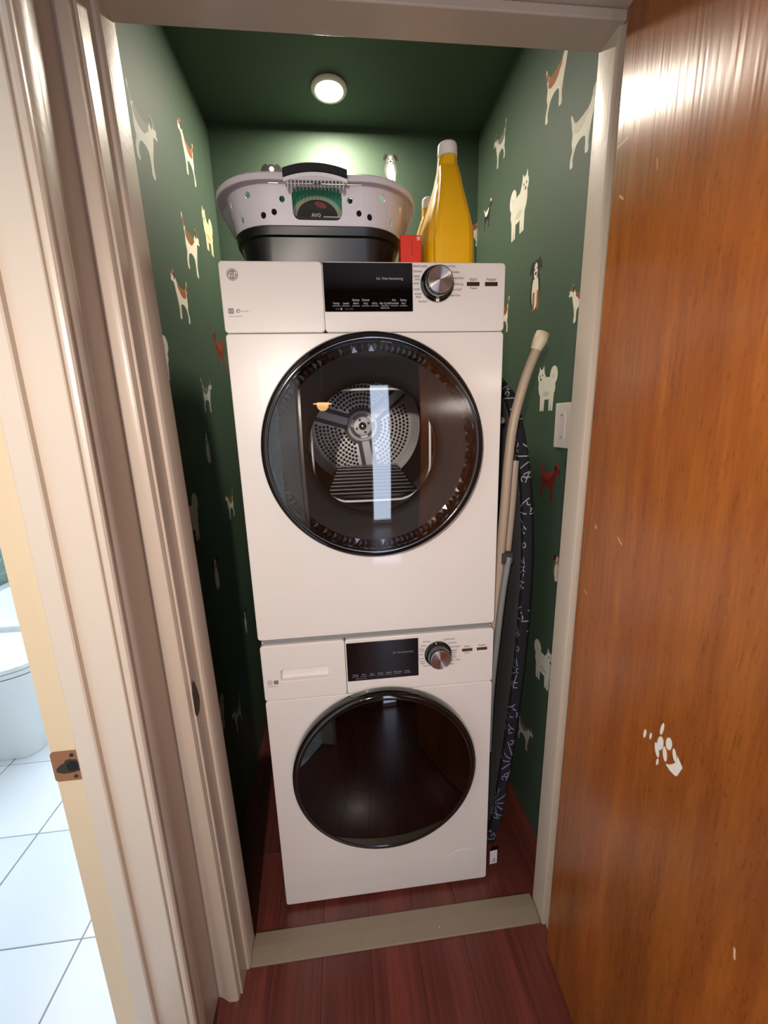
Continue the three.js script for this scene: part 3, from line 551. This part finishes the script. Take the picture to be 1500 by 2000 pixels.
    q.grey(230); q.bar(-0.0578, -0.0548, 1.6040 + o, 1.6068 + o); q.c.lineWidth = 0.0005 * q.s; q.c.beginPath(); q.c.arc(q.X(-0.0563), q.Y(1.6068 + o), 0.0010 * q.s, Math.PI, 0); q.c.stroke();
  }, g);
  knob(g, 0.1475, 1.654 + o);
  decal('dial_print', 0.097, 0.293, 1.606 + o, 1.692 + o, 0.0004, DARKTXT, (q) => {
    const S = 0.0056, lines = (t, x, y, al) => t.split('|').forEach((s, k, a) => q.text(s, x, y + ((a.length - 1) / 2 - k) * 0.006, S, al));
    [['Mixed Loads', 0.127, 1.6885], ['Cottons', 0.116, 1.6785], ['Heavy|Duty', 0.1115, 1.6665], ['Towels', 0.1095, 1.6555], ['Casuals', 0.111, 1.6445], ['Active|Wear', 0.1145, 1.632], ['Sanitize', 0.1265, 1.6205]].forEach(([t, x, y]) => lines(t, x, y + o, 'right'));
    [['Quick Dry', 0.163, 1.6885], ['Delicates', 0.174, 1.6775], ['Dewrinkle', 0.180, 1.666], ['Warm-up', 0.1815, 1.6545], ['Air Fluff', 0.181, 1.6435], ['Rack Dry', 0.1765, 1.6325]].forEach(([t, x, y]) => lines(t, x, y + o, 'left'));
    q.text('Start', 0.2265, 1.6632 + o, 0.0078); q.text('Pause', 0.2275, 1.6465 + o, 0.0060); q.text('Power', 0.2665, 1.6632 + o, 0.0078);
  }, g);
  [[0.2125, 0.2405], [0.2525, 0.2805]].forEach(([a, b]) => mesh('button', box(a, b, 1.6505 + o, 1.6585 + o, -0.001, 0.0012, 0.0008), std({ color: 0x4a3028, metalness: 0.5, roughness: 0.35 }), g));
  decal('badge_print', -0.29, -0.20, 1.588 + o, 1.69 + o, 0.0004, 0x8d8a85, (q) => {
    emblem(q, -0.2715, 1.6705 + o, 0.0115);
    q.grey(255); q.bar(-0.2865, -0.2755, 1.5975 + o, 1.6080 + o); q.c.beginPath(); q.c.ellipse(q.X(-0.2665), q.Y(1.6028 + o), 0.0046 * q.s, 0.0036 * q.s, -0.4, 0, 7); q.c.fill();
    q.grey(0); q.c.beginPath(); q.c.ellipse(q.X(-0.2660), q.Y(1.6024 + o), 0.0026 * q.s, 0.0014 * q.s, -0.6, 0, 7); q.c.fill(); q.text('energy', -0.281, 1.6030 + o, 0.0030);
    q.grey(220); q.text('smartly', -0.2535, 1.6025 + o, 0.0042, 'center', 'italic'); q.text('VENTLESS DRYER', -0.2865, 1.5925 + o, 0.0034, 'left');
  }, g, 9000);
}
{ // ------------------------------------------------ washer (lower machine)
  const g = group('washing_machine', [0.0012, 0, -0.0037]); tag(g, 'white front-loading washer standing on the floor, its round door dark', 'washer');
  cabinet(g, 0.016, 0.8424, 0.62);
  const seam = 0.688, dc = [0.002, 0.456];
  frontPanel(g, 'control_panel', -0.0888, HW, seam + 0.0005, 0.8424, null);
  { // detergent drawer with a recessed grip
    const s = rshape(-HW, -0.0898, seam + 0.0005, 0.8424, 0.008); s.holes.push(rshape(-0.2525, -0.1335, 0.7425, 0.7725, 0.006));
    const dr = mesh('detergent_drawer', extrude(s, 0.02, 0.0022, -0.02, 16), M.enamel, g);
    const pr = new THREE.Shape([[-0.002, 0.7425], [-0.011, 0.7440], [-0.0165, 0.7500], [-0.0185, 0.7600], [-0.0185, 0.7725], [-0.0215, 0.7725], [-0.0215, 0.7415], [-0.002, 0.7415]].map(([z, y]) => new THREE.Vector2(-z, y)));
    mesh('grip_recess', toCreasedNormals(new THREE.ExtrudeGeometry(pr, { depth: 0.119, bevelEnabled: false }), 0.3).rotateY(Math.PI / 2).translate(-0.2525, 0, 0), M.enamel, dr);
  }
  frontPanel(g, 'front_panel', -HW, HW, 0.0145, seam - 0.0005, [...dc, 0.205]);
  const d = doorParts(g, ...dc, M.washerGlass, 0.026);
  mesh('door_liner', latheZ([[0.2255, 0.004], [0.2255, 0.014], [0.205, 0.008], [0.165, -0.008], [0.150, -0.016], [0.148, -0.05], [0.156, -0.05], [0.156, -0.02], [0.204, 0.0035], [0.2255, 0.004]], 96, ...dc), M.blackPlastic, d);
  mesh('glass_bowl', latheZ([[0.149, -0.02], [0.140, -0.07], [0.115, -0.12], [0.06, -0.145], [0, -0.15]], 64, ...dc), phys({ color: 0xb9bcc0, roughness: 0, transmission: 1, thickness: 0, ior: 1.5 }), d);
  mesh('drum', latheZ([[0.18, -0.06], [0.242, -0.063], [0.244, -0.075], [0.244, -0.45], [0.22, -0.47], [0.0, -0.475]], 96, 0.002, 0.45), M.steelDark, g);
  for (let k = 0; k < 40; k++) { const a = k / 40 * 2 * Math.PI; mesh('drum_rib', box(-0.004, 0.004, 0.238, 0.243, -0.42, -0.10, 0.002).rotateZ(a).translate(0.002, 0.45, 0), M.steel, g); }
  mesh('display', extrude(rshape(-0.0862, 0.0975, 0.7255, 0.8325, 0.0015), 0.0016, 0.0004, 0.0001), M.displayGlass, g);
  decal('display_print', -0.086, 0.097, 0.726, 0.832, 0.0021, 0x9b9b9c, (q) => {
    q.text('Est. Time Remaining', 0.058, 0.797, 0.0058);
    [['Temp', -0.0665], ['Soil', -0.045], ['Spin', -0.0235], ['Rinse', -0.002], ['Steam', 0.0195], ['My Cycle', 0.043], ['Delay', 0.068]].forEach(([t, x]) => { q.text(t, x, 0.7425, 0.0055); q.bar(x - 0.0085, x + 0.0085, 0.7368, 0.7376); });
    q.text('Hold 3 sec. Lock', -0.052, 0.7315, 0.0038);
  }, g);
  knob(g, 0.1487, 0.783);
  decal('dial_print', 0.099, 0.293, 0.732, 0.832, 0.0004, 0x4a4240, (q) => {
    const S = 0.0056, lines = (t, x, y, al) => t.split('|').forEach((s, k, a) => q.text(s, x, y + ((a.length - 1) / 2 - k) * 0.006, S, al));
    [['Normal', 0.129, 0.8195], ['Bulky', 0.118, 0.8085], ['Heavy|Duty', 0.113, 0.7965], ['Towels', 0.1105, 0.7845], ['Casuals', 0.112, 0.7725], ['Active|Wear', 0.116, 0.761], ['Sanitize', 0.1295, 0.7505]].forEach(([t, x, y]) => lines(t, x, y, 'right'));
    [['Quick Wash', 0.164, 0.8215], ['Delicates', 0.176, 0.811], ['Cold Wash', 0.1815, 0.799], ['Basket|Clean', 0.183, 0.786], ['Rinse|+ Spin', 0.182, 0.7725], ['Drain + Spin', 0.178, 0.7605], ['Self Clean', 0.168, 0.75]].forEach(([t, x, y]) => lines(t, x, y, 'left'));
    q.text('Start', 0.2265, 0.7965, 0.0076); q.text('Pause', 0.2265, 0.778, 0.0058); q.text('Power', 0.2665, 0.7965, 0.0076);
  }, g);
  [[0.2130, 0.2410], [0.2525, 0.2805]].forEach(([a, b]) => mesh('button', box(a, b, 0.7825, 0.7905, -0.001, 0.0012, 0.0008), std({ color: 0x6e4a38, metalness: 0.5, roughness: 0.35 }), g));
  decal('badge_print', -0.29, -0.235, 0.722, 0.752, 0.0004, 0x77746f, (q) => {
    q.c.lineWidth = 0.0012 * q.s; q.c.beginPath(); q.c.arc(q.X(-0.2805), q.Y(0.7415), 0.0055 * q.s, 0, 7); q.c.stroke(); q.text('CEE', -0.2805, 0.7415, 0.0042, 'center', 'bold'); q.bar(-0.2710, -0.2600, 0.736, 0.7465);
    q.grey(0); q.text('energy', -0.2655, 0.7425, 0.0028); q.grey(200); q.text('STEAM WASHER', -0.287, 0.7305, 0.0034, 'left');
  }, g, 9000);
  mesh('filter_cover', latheZ([[0.0, 0.0012], [0.0545, 0.0012], [0.0558, 0.0008], [0.0562, 0.0002]], 64, 0.2245, 0.0785), M.enamel, g);
  [[-0.25, -0.06], [0.25, -0.06], [-0.25, -0.56], [0.25, -0.56]].forEach(([x, z]) => mesh('foot', new THREE.CylinderGeometry(0.02, 0.024, 0.0155, 16).translate(x, 0.0078, z), M.blackPlastic, g));
}
tag(mesh('stacking_bracket', box(-0.288, 0.288, 0.8427, 0.8597, -0.60, -0.012, 0.002), M.grayMetal), 'grey metal stacking plate between the washer and the dryer', 'bracket');

// ---------------------------------------------------------------- things on top of the dryer (top at y = 1.696)
const TOP = 1.6965;
{ // laundry basket
  const bx = -0.097, bz = -0.315, g = group('laundry_basket', [bx, TOP, bz]); tag(g, 'white and black collapsible laundry basket with round holes on top of the dryer', 'basket');
  // outline at height t (0 = bottom, 1 = rim): half width, half depth, corner radius, height
  const at = (y) => { const t = y / 0.168; return [0.162 + 0.038 * t, 0.235 + 0.040 * t, 0.060 + 0.045 * t]; };
  const ring = (y, grow = 0) => { const [w, d, r] = at(y); return rrect(w + grow, d + grow, r + grow, 8).map(([x, z]) => [x, y, z]); };
  mesh('lower_shell', loft([ring(0.001, -0.004), ring(0.004), ring(0.068, -0.001), ring(0.070, 0.006), ring(0.084, 0.0075), ring(0.0865, 0.005), ring(0.0865, -0.002), ring(0.068, -0.005), ring(0.008, -0.005)]), M.basketBlack, g);
  // white upper wall: flat sides with real holes, plain rounded corners
  const y0 = 0.0868, y1 = 0.160, geos = [], th = 0.0025;
  const [w0, d0, r0] = at(y0), [w1, d1, r1] = at(y1), hgt = y1 - y0;
  const side = (half0, half1, holes, opening) => {
    const s = new THREE.Shape([[-half0, 0], [half0, 0], [half1, hgt], [-half1, hgt]].map(([a, b]) => new THREE.Vector2(a, b)));
    if (opening) { s.holes.push(rshape(-0.050, 0.053, 0.012, 0.068, 0.014)); }
    holes.forEach(([x, y]) => s.holes.push(circlePath(x, y, 0.0056)));
    return extrude(s, th, 0, 0, 14);
  };
  const fh = []; for (let k = 0; k < 3; k++) [-1, 1].forEach((s) => { if (0.066 + k * 0.021 < w0 - r0 + 0.024) fh.push([s * (0.066 + k * 0.021), k % 2 ? 0.024 : 0.045]); });
  const place = (q, turn, dist0, dist1) => { q.rotateX(Math.atan2(dist1 - dist0, hgt)); q.translate(0, y0, dist0 - th); q.rotateY(turn); return q; };
  // rotateX tips the panel outwards; the shape is written in its own plane
  const fl0 = w0 - r0, fl1 = w1 - r1, sl0 = d0 - r0, sl1 = d1 - r1;
  const frontHoles = [-1, 1].flatMap((q) => [[q * 0.070, 0.047], [q * 0.0885, 0.025]]), rowsSide = []; for (let k = -4; k <= 4; k++) rowsSide.push([k * 0.034, k % 2 ? 0.026 : 0.046]);
  geos.push(place(side(fl0, fl1, frontHoles, true), 0, d0, d1), place(side(fl0, fl1, frontHoles, true), Math.PI, d0, d1), place(side(sl0, sl1, rowsSide), Math.PI / 2, w0, w1), place(side(sl0, sl1, rowsSide), -Math.PI / 2, w0, w1));
  // corners: strips of a cone, each square cell with or without a hole
  const corner = (sx, sz) => {
    const out = [], N = 6, pos = [];
    const P = (a, t, inn) => { const y = y0 + hgt * t, [w, d, r] = at(y), c = Math.cos(a), s = Math.sin(a), rr = r - inn; return [sx * (w - r + rr * c), y, sz * (d - r + rr * s)]; };
    const cells = 5, da = Math.PI / 2 / cells;
    const quad = (a, b, c, d) => { pos.push(...a, ...b, ...c, ...a, ...c, ...d); };
    for (let i = 0; i < cells; i++) for (let j = 0; j < 2; j++) {
      const a0 = i * da, t0 = j * 0.5, hole = (i + j) % 2 === 0;
      const q = (u, v, inn) => P(a0 + da * u, t0 + 0.5 * v, inn);
      if (!hole) { for (let m = 0; m < 3; m++) for (const inn of [0, th]) quad(q(m / 3, 0, inn), q((m + 1) / 3, 0, inn), q((m + 1) / 3, 1, inn), q(m / 3, 1, inn)); continue; }
      for (let m = 0; m < 16; m++) {
        const A = [m, m + 1].map((e) => { const f = e / 16 * 2 * Math.PI, cx = Math.cos(f), cy = Math.sin(f), k = 0.5 / Math.max(Math.abs(cx), Math.abs(cy)); return { o: [0.5 + cx * k, 0.5 + cy * k], i: [0.5 + cx * 0.21, 0.5 + cy * 0.165] }; });
        for (const inn of [0, th]) quad(q(...A[0].i, inn), q(...A[0].o, inn), q(...A[1].o, inn), q(...A[1].i, inn));
        quad(q(...A[0].i, 0), q(...A[1].i, 0), q(...A[1].i, th), q(...A[0].i, th));
      }
    }
    const gg = new THREE.BufferGeometry(); gg.setAttribute('position', new THREE.Float32BufferAttribute(pos, 3)); gg.computeVertexNormals();
    return toCreasedNormals(mergeVertices(gg, 1e-6), 0.6);
  };
  [[1, 1], [1, -1], [-1, 1], [-1, -1]].forEach(([a, b]) => geos.push(corner(a, b)));
  mesh('upper_shell', geos, M.basketWhite, g);
  // rolled rim
  const rim = [[0.0, 0.158], [-0.003, 0.162], [0.000, 0.1675], [0.008, 0.1695], [0.018, 0.168], [0.0235, 0.163], [0.0245, 0.152], [0.0225, 0.1515], [0.021, 0.160], [0.014, 0.164], [0.004, 0.163]];
  mesh('rim', loft([...rim, rim[0]].map(([gr, y]) => { const [w, d, r] = at(0.160); return rrect(w + gr, d + gr, r + gr, 10).map(([x, z]) => [x, y, z]); }), false), M.basketWhite, g);
  // gripped handles at both ends: arched black pads over a comb of ribs
  [0, Math.PI].forEach((turn) => {
    const h = mesh('handle_pad', (() => { const rings = []; for (let i = 0; i <= 16; i++) { const x = -0.062 + 0.127 * i / 16, u = (x - 0.0015) / 0.0635, y = 0.1645 + 0.011 * (1 - u * u); rings.push([[x, y - 0.010, 0.3045], [x, y + 0.003, 0.3045], [x, y + 0.0075, 0.298], [x, y + 0.0075, 0.285], [x, y - 0.002, 0.285], [x, y - 0.010, 0.298]]); } return loft(rings); })().rotateY(turn), M.blackMatte, g);
    const a = []; for (let i = 0; i <= 16; i++) { const x = -0.062 + 0.127 * i / 16, u = (x - 0.0015) / 0.0635, y = 0.1490 + 0.011 * (1 - u * u); a.push([[x, y - 0.0015, 0.2985], [x, y + 0.0045, 0.3005], [x, y + 0.0045, 0.290], [x, y - 0.0015, 0.290]]); }
    mesh('handle_lip', loft(a).rotateY(turn), M.basketWhite, g);
    for (let i = 0; i < 16; i++) { const x = -0.054 + 0.111 * i / 15, u = (x - 0.0015) / 0.0635, y = 0.1480 + 0.011 * (1 - u * u); mesh('rib', box(x - 0.0009, x + 0.0009, y - 0.013, y, 0.276, 0.297).rotateY(turn), M.basketWhite, g); }
  });
}
{ // green pack lying in the basket behind the front grip hole
  const t = canvasTex(512, 320, (c, w, h) => {
    c.fillStyle = '#2b7a60'; c.fillRect(0, 0, w, h); c.fillStyle = '#8f9a84'; c.beginPath(); c.ellipse(w * 0.52, h * 0.62, 210, 150, 0, Math.PI, 0); c.fill();
    c.fillStyle = '#26221f'; c.beginPath(); c.ellipse(w * 0.52, h * 0.64, 172, 128, 0, Math.PI, 0); c.fill(); c.fillStyle = '#7a3a34'; c.beginPath(); c.ellipse(w * 0.58, h * 0.36, 50, 22, 0.3, 0, 7); c.fill();
    c.fillStyle = '#33383a'; c.fillRect(0, h * 0.64, w, h); c.fillStyle = '#c9c6bb'; c.fillRect(w * 0.62, h * 0.625, w, 8); c.font = 'bold 40px sans-serif'; c.textAlign = 'center'; c.fillText('AVO', w * 0.50, h * 0.645);
  });
  const m = group('soap_pack', [-0.10, TOP + 0.010, -0.113]); tag(m, 'green and black pack seen through the grip hole of the laundry basket', 'package');
  const gg = new RoundedBoxGeometry(0.15, 0.172, 0.04, 2, 0.008).translate(0, 0.086, 0);
  mesh('body', gg, phys({ color: 0x2b7a60, roughness: 0.35 }), m);
  mesh('front_print', new THREE.PlaneGeometry(0.132, 0.0825).translate(0, 0.1215, 0.0204), phys({ map: t, roughness: 0.35 }), m);
}
{ // dark laundry filling the basket
  const rings = []; for (let k = 0; k <= 6; k++) { const y = 0.012 + 0.0305 * k, f = 1 - 0.06 * Math.max(0, k - 4); rings.push(rrect((0.152 + 0.0048 * k) * f, (0.226 + 0.006 * k) * f, 0.06, 8, -0.097, -0.315).map(([x, z]) => [x, TOP + y + (k > 3 ? 0.012 * (vnoise(x * 22, z * 22) - 0.5) : 0), z - (z > -0.2 ? 0.086 : 0)])); }
  tag(mesh('laundry', loft(rings), std({ color: 0x23282b, roughness: 0.95 })), 'dark laundry heaped inside the white and black basket', 'laundry');
}
tag(mesh('folded_cloth', loft([rrect(0.03, 0.01, 0.004, 4, -0.118, -0.14).map(([x, z]) => [x, TOP + 0.137, z]), rrect(0.03, 0.009, 0.004, 4, -0.116, -0.14).map(([x, z]) => [x, TOP + 0.196 + 0.35 * (x + 0.116), z]), rrect(0.026, 0.006, 0.003, 4, -0.115, -0.14).map(([x, z]) => [x, TOP + 0.200 + 0.35 * (x + 0.116), z])]), M.blackMatte), 'dark folded corner sticking up out of the laundry basket', 'cloth');
// yellow detergent jugs
function jug(pos, turn, label, deep = 1) {
  const g = group('detergent_jug', pos, turn); g.scale.z = deep; tag(g, label, 'jug', 'yellow detergent jugs on the dryer');
  const R1 = (hw, hd, r, y, cz) => rrect(hw, hd, r, 7, 0, cz).map(([x, z]) => [x, y, z]);
  mesh('body', loft([R1(0.049, 0.098, 0.022, 0.000, -0.005), R1(0.053, 0.102, 0.024, 0.004, -0.005), R1(0.051, 0.102, 0.026, 0.07, -0.005), R1(0.0455, 0.098, 0.03, 0.105, -0.006), R1(0.037, 0.084, 0.028, 0.135, -0.003), R1(0.030, 0.062, 0.025, 0.160, 0.010), R1(0.0255, 0.036, 0.023, 0.182, 0.030), R1(0.0225, 0.0240, 0.0215, 0.203, 0.040), R1(0.0205, 0.0205, 0.0200, 0.226, 0.042)]), M.yellow, g);
  mesh('handle_spine', loft([R1(0.042, 0.02, 0.012, 0.002, 0.086), R1(0.0425, 0.021, 0.013, 0.05, 0.087), R1(0.038, 0.021, 0.014, 0.090, 0.085), R1(0.032, 0.02, 0.014, 0.120, 0.080), R1(0.0265, 0.019, 0.013, 0.150, 0.071), R1(0.0228, 0.018, 0.013, 0.180, 0.062), R1(0.0205, 0.014, 0.011, 0.205, 0.052)]), M.yellow, g);
  mesh('cap', lathe([[0, 0.2265], [0.0205, 0.2265], [0.0212, 0.229], [0.0207, 0.2475], [0.0192, 0.2515], [0, 0.2525]], 40).translate(0, 0, 0.042), M.capWhite, g).userData.label = 'white screw cap';
}
jug([0.188, TOP, -0.115], 0, 'yellow detergent jug with a white cap, standing beside the small red box');
jug([0.219, TOP, -0.292], -Math.PI / 2, 'smaller yellow detergent jug standing behind the tall yellow jug', 0.68);
{ // small red box
  const g = group('red_box', [0.0985, TOP, -0.045]); tag(g, 'small glossy red box with a white corner mark in front of the yellow jug', 'box');
  const b = mesh('carton', new RoundedBoxGeometry(0.0455, 0.0625, 0.03, 2, 0.003).translate(0, 0.0313, 0), phys({ color: 0xe8402c, roughness: 0.3, clearcoat: 0.4 }), g);
  mesh('slot', box(0.002, 0.0032, 0.022, 0.052, 0.0149, 0.0153), phys({ color: 0x9a2a1c, roughness: 0.5 }), b);
  const t = canvasTex(128, 128, (c) => { c.fillStyle = '#f1e6dc'; c.fillRect(0, 0, 128, 128); c.fillStyle = '#c9362a'; c.fillRect(10, 10, 108, 108); c.fillStyle = '#f6efe6'; c.fillRect(26, 26, 76, 76); c.fillStyle = '#b93a2c'; c.font = 'bold 80px sans-serif'; c.textAlign = 'center'; c.textBaseline = 'middle'; c.fillText('a', 64, 60); });
  mesh('corner_mark', new THREE.PlaneGeometry(0.0075, 0.0075).translate(0.0165, 0.0555, 0.01535), phys({ map: t, roughness: 0.4 }), b);
}
// ---------------------------------------------------------------- switch plate on the right wall
{
  const g = group('wall_switch', [XR, 1.292, -0.104]); tag(g, 'white rectangular switch plate on the green wall by the doorway', 'switch');
  mesh('plate', new RoundedBoxGeometry(0.006, 0.116, 0.072, 3, 0.0029).translate(-0.0032, 0.058, 0), M.switchWhite, g);
  mesh('rocker', new RoundedBoxGeometry(0.0012, 0.068, 0.034, 2, 0.0005).translate(-0.0065, 0.058, 0), M.switchWhite, g);
  [[0.0845, 0.0075], [0.028, 0.005]].forEach(([y, w]) => mesh('mark', box(-0.0075, -0.0071, y - 0.0022, y + 0.0022, -w / 2, w / 2), std({ color: 0x8d8078, roughness: 0.6 }), g));
}
// ---------------------------------------------------------------- ironing board between the dryer and the right wall
{
  const g = group('ironing_board', [0.38, 0, -0.22]); tag(g, 'folded ironing board with a navy floral cover leaning between the dryer and the right wall', 'ironing board');
  const cover = canvasTex(512, 2048, (c, w, h) => {
    c.fillStyle = '#12131c'; c.fillRect(0, 0, w, h); c.lineCap = 'round';
    for (let k = 0; k < 10; k++) for (let m = 0; m < 3; m++) {
      const x = (m + 0.5 + (k % 2) * 0.5) * w / 3, y = (k + 0.5) * h / 10; c.strokeStyle = k < 5 ? '#a9a8b4' : '#8d8cab'; c.lineWidth = 4.5;
      for (let i = 0; i < 10; i++) { const a = i / 10 * Math.PI * 2, r1 = 20, r2 = i % 2 ? 96 : 72; c.beginPath(); c.moveTo(x + r1 * Math.cos(a), y + r1 * Math.sin(a)); c.lineTo(x + r2 * Math.cos(a), y + r2 * Math.sin(a)); c.stroke(); if (i % 2) { c.beginPath(); c.arc(x + (r2 - 6) * Math.cos(a + 0.16), y + (r2 - 6) * Math.sin(a + 0.16), 9, a, a + 4); c.stroke(); } }
      c.beginPath(); c.arc(x, y, 10, 0, 7); c.stroke();
      c.beginPath(); c.moveTo(x - 40, y + 64); c.quadraticCurveTo(x, y + 40, x + 40, y + 64); c.moveTo(x - 30, y + 74); c.lineTo(x + 30, y + 74); c.stroke();
    }
  });
  cover.wrapS = cover.wrapT = THREE.RepeatWrapping;
  // outline in (depth towards the front, height); the nose is at the top
  const out = []; const half = (y) => { const t = (y - 0.06) / 1.42; return 0.165 * Math.min(1, Math.pow(Math.max(0, 1 - Math.pow(t, 5)), 0.5) + 0.0) * (t < 0.03 ? 0.92 : 1); };
  // padded board: rings across the thickness, following the outline
  const N = 40, path = [];
  for (let i = 0; i <= N; i++) { const y = 0.06 + 1.42 * i / N; path.push([half(y), y]); }
  const outline = [...path.map(([a, y]) => [a, y]), ...path.slice().reverse().slice(1, -1).map(([a, y]) => [-a, y])];
  const bowX = (y) => { const t = y; return -0.052 + 0.148 * t - 0.062 * t * t + (t > 0.9 ? -0.10 * (t - 0.9) * (t - 0.9) : 0); };
  const sheet = (x, inset) => outline.map(([a, y]) => [x + bowX(y), 0.77 + (y - 0.77) * (1 - inset / 0.71), a * (1 - inset / 0.165)]);
  const geo = loft([sheet(-0.010, 0.012), sheet(-0.013, 0.003), sheet(-0.008, -0.002), sheet(0.008, -0.003), sheet(0.016, 0.004), sheet(0.019, 0.02)]);
  { const p = geo.attributes.position, uv = geo.attributes.uv; for (let i = 0; i < p.count; i++) uv.setXY(i, (p.getZ(i) + p.getX(i) * 1.0) / 0.36 + 0.5, p.getY(i) / 1.5); }
  mesh('cover', geo, phys({ map: cover, roughness: 0.85, sheen: 0.2 }), g);
  // steel mesh top seen from below: plate inside the cover's edge
  mesh('mesh_plate', loft([sheet(-0.0155, 0.020), sheet(-0.0135, 0.018)]), M.meshGray, g);
  const P = (x, y, z) => [x - 0.38, y, z + 0.22];
  const leg = mesh('leg', tube([P(0.411, 1.545, -0.062), P(0.388, 1.49, -0.06), P(0.371, 1.44, -0.058), P(0.352, 1.365, -0.055), P(0.343, 1.28, -0.055), P(0.336, 1.14, -0.055), P(0.329, 0.99, -0.058), P(0.319, 0.80, -0.06), P(0.316, 0.60, -0.065)], 0.0118, 12, 60), M.tubeCream, g);
  mesh('end_cap', (() => { const q = lathe([[0, 0.02], [0.0165, 0.018], [0.0172, 0.0], [0.0135, -0.022], [0.0118, -0.024]], 20); return q.rotateZ(-0.40).translate(...P(0.4125, 1.551, -0.062)); })(), M.capCream, leg);
  mesh('leg', tube([P(0.372, 1.265, -0.085), P(0.368, 1.15, -0.085), P(0.360, 1.02, -0.085), P(0.350, 0.90, -0.085), P(0.335, 0.72, -0.085), P(0.322, 0.5, -0.085), P(0.318, 0.3, -0.09)], 0.0112, 10, 40), M.tubeCream, g);
  mesh('shaded_leg', tube([P(0.349, 1.02, -0.045), P(0.336, 0.92, -0.045), P(0.326, 0.80, -0.045), P(0.3155, 0.62, -0.05), P(0.314, 0.42, -0.055)], 0.009, 10, 30), M.grayMetal, g);  // lower run of the cream leg, its shade put into the grey
  mesh('bracket', box(0.330 - 0.38, 0.360 - 0.38, 1.0, 1.03, 0.155, 0.18, 0.003).rotateZ(0), M.meshGray, g);
  mesh('crossbar', tube([P(0.318, 1.377, -0.30), P(0.320, 1.372, -0.18), P(0.330, 1.368, -0.075)], 0.0085, 8, 16), M.tubeCream, g);
  mesh('foot_rail', tube([P(0.322, 0.105, -0.065), P(0.345, 0.10, -0.08), P(0.362, 0.112, -0.16)], 0.006, 8, 16), M.chrome, g);
  const t = canvasTex(128, 256, (c) => { c.fillStyle = '#e6e4ea'; c.fillRect(0, 0, 128, 256); c.fillStyle = '#2a2a30'; for (let i = 0; i < 22; i++) if (hash(i, 4) > 0.4) c.fillRect(22 + i * 4, 150, 3, 60); c.fillRect(24, 216, 80, 8); });
  const tagm = mesh('paper_tag', new RoundedBoxGeometry(0.024, 0.050, 0.0014, 1, 0.0006).rotateY(0.1).translate(...P(0.331, 0.052, -0.03)), phys({ color: 0xe6e4ea, roughness: 0.4 }), g);
  mesh('barcode', new THREE.PlaneGeometry(0.022, 0.047).rotateY(0.1).translate(...P(0.3311, 0.052, -0.0290)), phys({ map: t, roughness: 0.4 }), tagm);
}

scene.traverse((o) => { if (o.isMesh) { o.castShadow = true; o.receiveShadow = true; } });
renderer.render(scene, camera);
